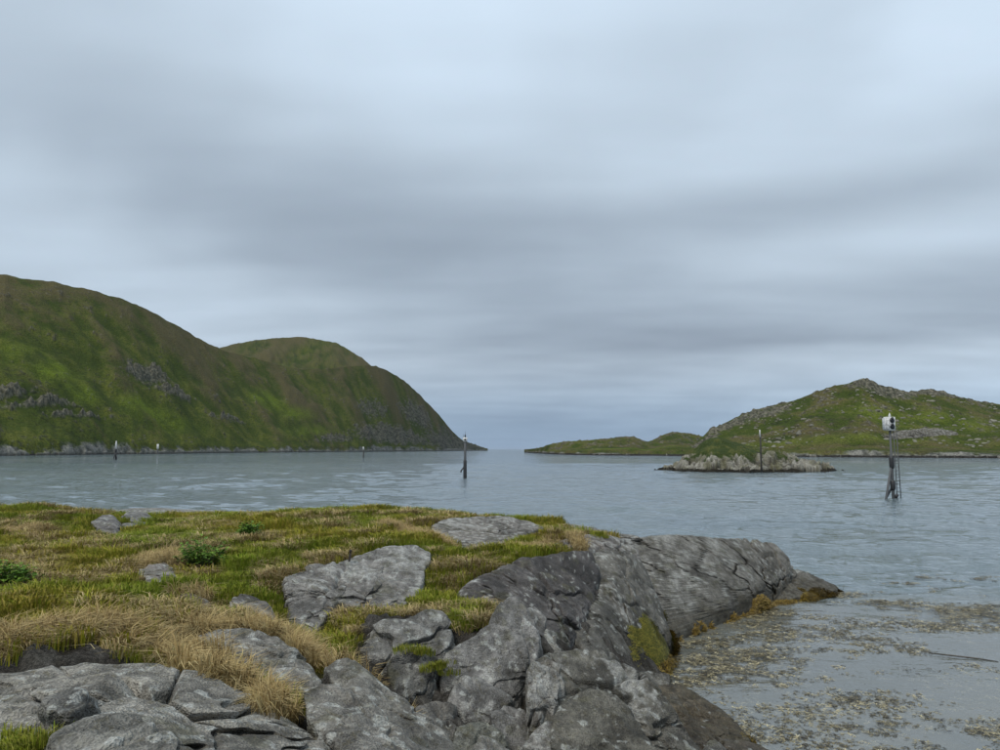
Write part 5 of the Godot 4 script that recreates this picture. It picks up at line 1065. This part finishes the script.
func build_marks() -> void:
	# two-light sector beacon on a raked pile, with ladder
	var b := thing("sea_beacon", BEACON_NEAR, "tripod sea beacon with white two lamp box and ladder, nearest on the right", "beacon", "sea marks in the sound")
	var up := Vector3.UP
	put("pole", tube([up * -2.5, up * 1.2, up * 5.75], [0.13, 0.12, 0.085], 12), M.steel, b)
	put("leg", tube([Vector3(-1.35, -2.6, 0.35), Vector3(-0.06, 2.75, 0.02)], [0.10, 0.10]), M.steel, b)
	put("leg", tube([Vector3(-0.95, -1.2, -0.75), Vector3(-0.03, 1.05, -0.06)], [0.09, 0.09]), M.steel, b)
	put("sleeve", tube([up * 2.55, up * 2.7, up * 3.45, up * 3.6], [0.13, 0.20, 0.20, 0.13], 14), M.black, b)
	put("sleeve", tube([up * 0.75, up * 0.9, up * 1.5, up * 1.6], [0.13, 0.21, 0.21, 0.13], 14), M.black, b)
	put("collar", tube([Vector3(0.12, 0.15, 0.05), Vector3(0.32, 0.42, 0.05)], [0.13, 0.13], 12), M.black, b)
	var lad := Node3D.new()
	lad.name = "ladder"
	b.add_child(lad)
	lad.position = Vector3(0.42, 0, 0.12)
	for x in [-0.16, 0.16]:
		put("rail", tube([Vector3(x, -0.6, 0), Vector3(x * 0.8 - 0.04, 5.7, -0.05)], [0.036, 0.036], 6), M.steel, lad)
	for k in 20:
		put("rung", tube([Vector3(-0.155, -0.2 + k * 0.29, -0.002 * k), Vector3(0.145, -0.2 + k * 0.29, -0.002 * k)], [0.018, 0.018], 6), M.steel, lad)
	for y in [1.3, 3.2, 5.2]:
		put("bracket", tube([Vector3(0.05, y, 0.02), Vector3(0.40, y, 0.10)], [0.03, 0.03], 6), M.steel, b)
	var box := put("lamp_box", bevel_box(Vector3(0.78, 1.15, 0.5), 0.03), M.white, b, Vector3(-0.02, 6.32, 0))
	for y in [0.27, -0.27]:
		var l := put("lamp", disc(0.20, 0.05), M.lens, box, Vector3(0.10, y, 0.235))
		l.name = "lamp" if y > 0 else "lamp_001"
		put("hood", tube([Vector3(0.10, y + 0.16, 0.25), Vector3(0.10, y + 0.20, 0.36)], [0.12, 0.10], 10), M.lens, box)
	put("side_panel", bevel_box(Vector3(0.10, 1.0, 0.42), 0.02), M.white, box, Vector3(-0.46, -0.03, 0.02))
	put("lantern", tube([Vector3(0.05, 0.57, 0), Vector3(0.05, 0.72, 0), Vector3(0.05, 0.80, 0), Vector3(0.05, 0.92, 0)], [0.10, 0.10, 0.06, 0.02], 10), M.white, box)
	# single pile beacon in mid channel
	b = thing("sea_beacon", BEACON_MID, "slim pile beacon with small white lamp box in mid channel", "beacon", "sea marks in the sound")
	put("pole", tube([up * -3, up * 2.4, up * 5.3], [0.20, 0.19, 0.15], 12), M.steel, b)
	put("sleeve", tube([up * -0.5, up * 0.1, up * 2.4, up * 2.6], [0.26, 0.27, 0.25, 0.18], 14), M.black, b)
	put("brace", tube([Vector3(-0.62, 0.75, 0.1), Vector3(-0.55, 1.05, 0.1), Vector3(-0.18, 1.5, 0.05)], [0.10, 0.10, 0.10], 8), M.black, b)
	put("lamp_box", bevel_box(Vector3(0.62, 0.62, 0.45), 0.03), M.white, b, Vector3(0, 5.6, 0))
	put("lamp", disc(0.15, 0.06), M.lens, b, Vector3(0.0, 5.58, 0.20))
	put("lantern", tube([up * 5.9, up * 6.25, up * 6.35], [0.11, 0.10, 0.05]), M.black, b)
	put("antenna", tube([Vector3(0.02, 6.3, 0), Vector3(0.02, 6.85, 0)], [0.03, 0.02], 6), M.steel, b)
	put("antenna", tube([Vector3(-0.28, 5.8, 0), Vector3(-0.28, 6.4, 0)], [0.03, 0.02], 6), M.steel, b)
	# pile beside the islet
	b = thing("mooring_pile", PILE_ISLET, "thin dark pile with pale top standing before the islet", "pile", "sea marks in the sound")
	put("pole", tube([up * -2, up * 6.9], [0.17, 0.13], 10), M.tarred, b)
	put("top_board", bevel_box(Vector3(0.20, 1.3, 0.10), 0.02), M.white, b, Vector3(-0.12, 7.0, 0.16))
	put("bracket", tube([Vector3(-0.9, 3.55, 0.1), Vector3(0, 3.5, 0.1)], [0.07, 0.07], 6), M.tarred, b)
	# tripod beacon far left
	b = thing("sea_beacon", BEACON_LEFT, "distant tripod beacon with white top close to the left shore", "beacon", "sea marks in the sound")
	put("pole", tube([up * -1, up * 4.2], [0.22, 0.2]), M.black, b)
	put("leg", tube([Vector3(-1.0, -1.2, 0.3), Vector3(0, 3.4, 0)], [0.16, 0.16]), M.black, b)
	put("leg", tube([Vector3(0.9, -1.2, 0.3), Vector3(0, 3.4, 0)], [0.16, 0.16]), M.black, b)
	put("leg", tube([Vector3(0.1, -1.2, -1.0), Vector3(0, 3.4, 0)], [0.16, 0.16]), M.black, b)
	put("sleeve", tube([up * 3.1, up * 4.3], [0.45, 0.4], 12), M.black, b)
	put("white_top", tube([up * 4.3, up * 6.2, up * 7.4, up * 7.5], [0.36, 0.33, 0.18, 0.05], 12), M.white, b)
	# far pile
	b = thing("mooring_pile", PILE_FAR, "far small dark pile off the hillside shore", "pile", "sea marks in the sound")
	put("pole", tube([up * -2, up * 3.4], [0.34, 0.28]), M.tarred, b)
	put("top_board", bevel_box(Vector3(0.6, 1.4, 0.4), 0.03), M.white, b, Vector3(-0.1, 4.6, 0.0))
	# white shore marker on the left bank
	b = thing("shore_marker", Vector3(-260.0, 3.4, -574.0), "small white marker post on the left bank above the shore rocks", "marker")
	put("post", tube([up * -2, up * 1.0], [0.4, 0.4]), M.steel, b)
	put("board", bevel_box(Vector3(1.6, 3.6, 0.4), 0.1), M.white, b, Vector3(0, 2.7, 0))
	# iron stake in the banded slab
	var st := thing("iron_stake", STAKE, "short rusty iron stake set in the banded slab", "stake")
	put("shaft", tube([Vector3(-0.02, -0.2, 0), Vector3(0.0, 0.1, 0), Vector3(0.022, 0.27, 0)], [0.018, 0.018, 0.018], 8), M.iron, st)
	put("head", tube([Vector3(0.021, 0.262, 0), Vector3(0.024, 0.30, 0)], [0.026, 0.022], 8), M.iron, st)

# ------------------------------------------------------------------ vegetation
func blade_tuft(count: int, spread: float, tall: float, width: float, droop: float, colors: Array, r: RandomNumberGenerator) -> ArrayMesh:
	var v := PackedVector3Array()
	var c := PackedColorArray()
	var idx := PackedInt32Array()
	for k in count:
		var a := r.randf() * TAU
		var at := Vector3(cos(a), 0, sin(a)) * spread * sqrt(r.randf())
		var out_a := a + r.randf_range(-1.2, 1.2)
		var lean := Vector3(cos(out_a), 0, sin(out_a)) * droop * r.randf_range(0.2, 1.0)
		var h := tall * r.randf_range(0.45, 1.0)
		var side := Vector3(-sin(out_a + 0.6), 0, cos(out_a + 0.6)) * width * r.randf_range(0.6, 1.2)
		var col: Color = colors[r.randi() % colors.size()] * r.randf_range(0.75, 1.25)
		col.a = 1.0
		var mid := at + Vector3.UP * h * 0.6 + lean * h * 0.30
		var tip := at + Vector3.UP * h * (1.0 - 0.35 * droop) + lean * h
		var b := v.size()
		for p in [at - side + Vector3.DOWN * 0.03, at + side + Vector3.DOWN * 0.03, mid - side * 0.8, mid + side * 0.8, tip]:
			v.append(p)
			c.append(col)
		for e in [0, 2, 1, 1, 2, 3, 2, 4, 3]: idx.append(b + e)
	return mesh_of(v, idx, c)

func scatter(called: String, label: String, mesh: Mesh, mat: Material, xf: Array, cols: Array) -> void:
	if xf.is_empty(): return
	var mm := MultiMesh.new()
	mm.transform_format = MultiMesh.TRANSFORM_3D
	mm.use_colors = true
	mm.mesh = mesh
	mm.instance_count = xf.size()
	for i in xf.size():
		mm.set_instance_transform(i, xf[i])
		mm.set_instance_color(i, cols[i])
	var o := MultiMeshInstance3D.new()
	o.multimesh = mm
	o.material_override = mat
	o.name = numbered(called)
	add_child(o, true)
	tag(o, label, "", "", "stuff")

func seat(p: Vector3, turn: float, size: Vector3, tilt := Vector3.ZERO) -> Transform3D:
	var up := (Vector3.UP + tilt).normalized()
	var b := Basis(Quaternion(Vector3.UP, up)) * Basis(Vector3.UP, turn)
	return Transform3D(b.scaled_local(size), p)

func build_plants() -> void:
	var r := RandomNumberGenerator.new()
	r.seed = 99
	var greens := [Color(0.18, 0.205, 0.020), Color(0.22, 0.225, 0.028), Color(0.14, 0.18, 0.016), Color(0.31, 0.28, 0.075), Color(0.25, 0.24, 0.045)]
	var tans := [Color(0.38, 0.29, 0.13), Color(0.30, 0.22, 0.10), Color(0.46, 0.37, 0.19), Color(0.22, 0.155, 0.07)]
	var kinds := []
	for k in 3:
		kinds.append(["grass", "short green and straw coloured grass covering the headland", blade_tuft(46, 0.13, 0.13, 0.0045, 0.75, greens, r), [], []])
	for k in 2:
		kinds.append(["dry_grass", "dry tan tussock grass overhanging the rocks", blade_tuft(60, 0.09, 0.26, 0.004, 1.1, tans, r), [], []])
	var hue := noise(FastNoiseLite.TYPE_SIMPLEX_SMOOTH, 71, 0.28, 3)
	var dry := noise(FastNoiseLite.TYPE_SIMPLEX_SMOOTH, 72, 0.35, 3)
	# short turf, thinner the farther away
	var z := -4.6
	while z > -37.0:
		var d := -z
		var per := 0.055 + 0.0032 * d
		var x := -d * 0.78 - 2.0
		while x < 3.2:
			var px := x + r.randf_range(-per, per)
			var pz := z + r.randf_range(-per, per)
			x += per
			if not in_turf(px, pz): continue
			var y := ground(px, pz)
			if y < 0.45: continue
			if rock_top(px, pz) > y - 0.01: continue
			var shaded := false
			for l in LEAFY:
				if Vector2(px - l[0].x, pz - l[0].z).length() < l[1] * 0.75: shaded = true
			if shaded: continue
			var hv := hue.get_noise_2d(px, pz)
			var dv := dry.get_noise_2d(px, pz)
			var green := Color(0.84, 1.0, 0.65).lerp(Color(1.22, 1.05, 0.9), clampf(0.5 + 1.5 * hv, 0.0, 1.0))
			var size := r.randf_range(0.65, 1.35) * (1.0 + d * 0.012) * (1.0 + 0.7 * n_b.get_noise_2d(px * 1.6, pz * 1.6))
			if r.randf() < clampf((dv + 0.02) * 2.2, 0.02, 0.6):
				var kd: Array = kinds[3 + r.randi() % 2]
				kd[3].append(seat(Vector3(px, y, pz), r.randf() * TAU, Vector3(size, size * 0.6, size)))
				kd[4].append(Color(1, 1, 1) * r.randf_range(0.8, 1.15))
				continue
			var kg: Array = kinds[r.randi() % 3]
			kg[3].append(seat(Vector3(px, y, pz), r.randf() * TAU, Vector3(size, size * (0.9 + 0.9 * absf(dv)), size)))
			kg[4].append(green * r.randf_range(0.8, 1.15))
		z -= per
	# long dry fringes above the rock edges
	for f in FRINGES:
		for i in f.size() - 1:
			var a: Vector2 = f[i]
			var b: Vector2 = f[i + 1]
			var many := int(a.distance_to(b) * 90.0)
			for k in many:
				var p := a.lerp(b, r.randf()) + Vector2(r.randfn(0.0, 0.10), r.randfn(0.0, 0.16))
				var y := ground(p.x, p.y)
				var top := rock_top(p.x, p.y)
				if top > y + 0.18: continue
				y = maxf(y, top)
				var kd: Array = kinds[3 + r.randi() % 2]
				var size := r.randf_range(0.75, 1.25)
				kd[3].append(seat(Vector3(p.x, y, p.y), r.randf() * TAU, Vector3(size, size, size), Vector3(r.randf_range(-0.2, 0.3), 0, r.randf_range(0.1, 0.6))))
				kd[4].append(Color(1.0, 0.97, 0.92) * r.randf_range(0.75, 1.2))
	# green tufts rooted in the clefts between the rocks
	for p3 in TUFTS:
		var sill := maxf(ground(p3.x, p3.z), rock_top(p3.x, p3.z))
		for k in 26:
			var p := Vector2(p3.x + r.randfn(0.0, 0.10), p3.z + r.randfn(0.0, 0.08))
			var y := maxf(ground(p.x, p.y), rock_top(p.x, p.y))
			if absf(y - sill) > 0.09: continue
			var kg: Array = kinds[r.randi() % 3]
			kg[3].append(seat(Vector3(p.x, y, p.y), r.randf() * TAU, Vector3.ONE * r.randf_range(0.45, 0.8)))
			kg[4].append(Color(1.0, 1.05, 0.8) * r.randf_range(0.75, 1.1))
	for kd in kinds: scatter(kd[0], kd[1], kd[2], M.grass, kd[3], kd[4])
	print("grass ", Time.get_ticks_msec())
	# leafy green plants
	var where := ["dark green leafy plant in the grass, the largest of three", "smaller dark green leafy plant close to the crest", "dark green leafy plant at the left edge of the meadow"]
	for i in LEAFY.size():
		var p: Vector3 = LEAFY[i][0]
		p.y = ground(p.x, p.z)
		var t := thing("leafy_plant", p, where[i], "plant", "leafy plants in the meadow")
		leafy(t, LEAFY[i][1], r)
	build_weed(r)

func leafy(t: Node3D, wide: float, r: RandomNumberGenerator) -> void:
	var v := PackedVector3Array()
	var c := PackedColorArray()
	var idx := PackedInt32Array()
	var stems := SurfaceTool.new()
	stems.begin(Mesh.PRIMITIVE_TRIANGLES)
	for s in 40:
		var a := r.randf() * TAU
		var far := wide * sqrt(r.randf()) * 0.95
		var high := wide * r.randf_range(0.6, 1.25) * (1.1 - 0.5 * far / wide)
		var end := Vector3(cos(a) * far, high, sin(a) * far)
		add_tube(stems, [end * 0.02 + Vector3.DOWN * 0.05, end * Vector3(0.6, 0.45, 0.6), end], [0.008, 0.006, 0.004], 5)
		for l in 13:
			var at := Vector3.ZERO.lerp(end, r.randf_range(0.45, 1.02)) + Vector3(r.randfn(0, 0.03), r.randfn(0, 0.02), r.randfn(0, 0.03))
			var la := a + r.randf_range(-1.8, 1.8)
			var dir := Vector3(cos(la), r.randf_range(-0.25, 0.7), sin(la)).normalized()
			var side := dir.cross(Vector3.UP).normalized()
			var long := r.randf_range(0.06, 0.11)
			var half := long * r.randf_range(0.25, 0.36)
			var col := Color(0.065, 0.145, 0.018).lerp(Color(0.15, 0.25, 0.035), r.randf())
			var b := v.size()
			for q in [at, at + dir * long * 0.45 + side * half + Vector3.UP * 0.008, at + dir * long * 0.45 - side * half + Vector3.UP * 0.008, at + dir * long * 0.5 - Vector3.UP * 0.004, at + dir * long - Vector3.UP * 0.012]:
				v.append(q)
				c.append(col)
			for e in [0, 1, 3, 1, 4, 3, 0, 3, 2, 2, 3, 4]: idx.append(b + e)
	put("foliage", mesh_of(v, idx, c), M.leaf, t)
	stems.generate_normals()
	put("stem", stems.commit(), plain(Color(0.07, 0.10, 0.03), 0.8), t)

func frond_tuft(count: int, spread: float, long: float, width: float, lift: float, colors: Array, r: RandomNumberGenerator) -> ArrayMesh:
	var v := PackedVector3Array()
	var c := PackedColorArray()
	var idx := PackedInt32Array()
	for k in count:
		var at := Vector3(r.randf_range(-1, 1), 0, r.randf_range(-1, 1)) * spread
		var a := r.randf() * TAU
		var col: Color = colors[r.randi() % colors.size()] * r.randf_range(0.7, 1.3)
		col.a = 1.0
		for fork in 2:
			var dir := Vector3(cos(a), 0, sin(a))
			var side := Vector3(-dir.z, 0, dir.x) * width
			var tip := at + dir * long * r.randf_range(0.5, 1.0) + Vector3.UP * r.randf_range(0.0, lift)
			var mid := at.lerp(tip, 0.5) + Vector3.UP * r.randf_range(0.2, 1.0) * lift
			var b := v.size()
			for q in [at - side * 0.5, at + side * 0.5, mid - side, mid + side, tip - side * 0.6, tip + side * 0.6]:
				v.append(q)
				c.append(col)
			for e in [0, 2, 1, 1, 2, 3, 2, 4, 3, 3, 4, 5]: idx.append(b + e)
			a += r.randf_range(0.5, 0.9)
	return mesh_of(v, idx, c)

func build_weed(r: RandomNumberGenerator) -> void:
	var browns := [Color(0.15, 0.12, 0.06), Color(0.27, 0.23, 0.13), Color(0.05, 0.044, 0.03), Color(0.36, 0.31, 0.19)]
	var ochres := [Color(0.13, 0.085, 0.014), Color(0.10, 0.066, 0.013), Color(0.065, 0.045, 0.011), Color(0.18, 0.125, 0.022)]
	var patch := noise(FastNoiseLite.TYPE_SIMPLEX_SMOOTH, 81, 0.33, 3)
	var many := noise(FastNoiseLite.TYPE_SIMPLEX_SMOOTH, 82, 1.3, 3)
	var sets := []
	for k in 2: sets.append([frond_tuft(6, 0.09, 0.085, 0.0058, 0.006, browns, r), [], []])
	for k in 90000:
		var z := -r.randf_range(9.0, 27.0)
		var x := r.randf_range(2.0, 19.0)
		if x > -z * 0.75 + 1.0: continue
		if ground(x, z) > -0.05: continue
		var bay := Vector2((x - 8.0) / 8.5, (z + 14.5) / 7.5).length()
		var p := 0.9 * patch.get_noise_2d(x * 0.8, z * 1.5) + 0.8 * many.get_noise_2d(x * 1.4, z * 1.8) + 0.40 - 0.46 * bay - 0.9 * exp(-pow((z + 15.2 + 0.42 * (x - 8.0)) / 0.9, 2.0)) * smoothstep(4.5, 7.0, x)
		if r.randf() > clampf(p * 2.4, 0.0, 0.9): continue
		var under := r.randf() < 0.45
		var s: Array = sets[r.randi() % 2]
		var size := r.randf_range(0.5, 1.5)
		s[1].append(seat(Vector3(x, r.randf_range(-0.10, -0.015) if under else r.randf_range(-0.015, 0.012), z), r.randf() * TAU, Vector3(size, size, size)))
		s[2].append(Color(1, 1, 1) * (r.randf_range(1.2, 2.1) if under else r.randf_range(0.4, 1.5)))
	for s in sets: scatter("floating_seaweed", "patches of brown seaweed floating in the shallow bay", s[0], M.weed, s[1], s[2])
	# bladder wrack hanging on the rocks along the waterline
	var wrack := frond_tuft(9, 0.04, 0.085, 0.007, 0.035, ochres, r)
	var greenish := frond_tuft(8, 0.05, 0.10, 0.004, 0.01, [Color(0.10, 0.10, 0.018), Color(0.16, 0.135, 0.022), Color(0.06, 0.07, 0.015)], r)
	var xf := []
	var cl := []
	var xg := []
	var cg := []
	for rk in rock_nodes:
		if not rk[0] in ["whaleback_rock", "dome_rock", "shore_stone", "wet_slab"]: continue
		var c: Vector3 = rk[1]
		for p in rk[2]:
			var w: Vector3 = c + p
			if w.y < -0.15 or w.y > 0.95: continue
			var out: Vector3 = (p * Vector3(1, 0, 1)).normalized()
			var g := patch.get_noise_2d(w.x * 2.2 + 30.0, w.z * 2.2)
			# fine green algae on the wet foot of the rock above the notch
			if rk[0] == "dome_rock" and w.x > 2.3 and w.z > -16.2 and w.y < 0.45 + 1.3 * g and r.randf() < 0.22 * clampf((w.x - 2.3) * 1.2 + 2.0 * many.get_noise_2d(w.x * 2.0, w.y * 0.8), 0.0, 1.0):
				xg.append(seat(w, r.randf() * TAU, Vector3.ONE * r.randf_range(0.6, 1.1), out * 2.0))
				cg.append(Color(1, 1, 1) * r.randf_range(0.7, 1.3))
			if rk[0] == "wet_slab" and r.randf() > 0.2: continue
			if w.y > 0.07 + 0.35 * g: continue
			for again in 2:
				var size := r.randf_range(0.6, 1.3)
				xf.append(seat(w + Vector3(r.randfn(0, 0.05), r.randfn(0, 0.02), r.randfn(0, 0.05)), r.randf() * TAU, Vector3(size, size, size), out * 1.3))
				cl.append(Color(1, 1, 1) * r.randf_range(0.6, 1.25))
	scatter("bladder_wrack", "ochre bladder wrack fringing the rocks at the waterline", wrack, M.weed, xf, cl)
	var k0 := thing("kelp_stalk", Vector3(9.35, 0.0, -15.7), "thin dark kelp stalk drifting in the clear lane between weed patches", "seaweed")
	put("stipe", tube([Vector3(-0.50, 0.012, -0.30), Vector3(-0.2, 0.018, -0.12), Vector3(0.2, 0.016, 0.1), Vector3(0.52, 0.010, 0.32)], [0.010, 0.016, 0.015, 0.006], 8), plain(Color(0.035, 0.028, 0.018), 0.4), k0)
	put("blade", frond_tuft(5, 0.05, 0.10, 0.010, 0.01, [Color(0.06, 0.05, 0.025)], r), M.weed, k0, Vector3(-0.51, 0.012, -0.30))
	scatter("green_algae", "yellow green algae on the wet foot of the rounded rock", greenish, M.weed, xg, cg)
	print("weed ", Time.get_ticks_msec(), " ", xf.size(), " ", sets[0][1].size())
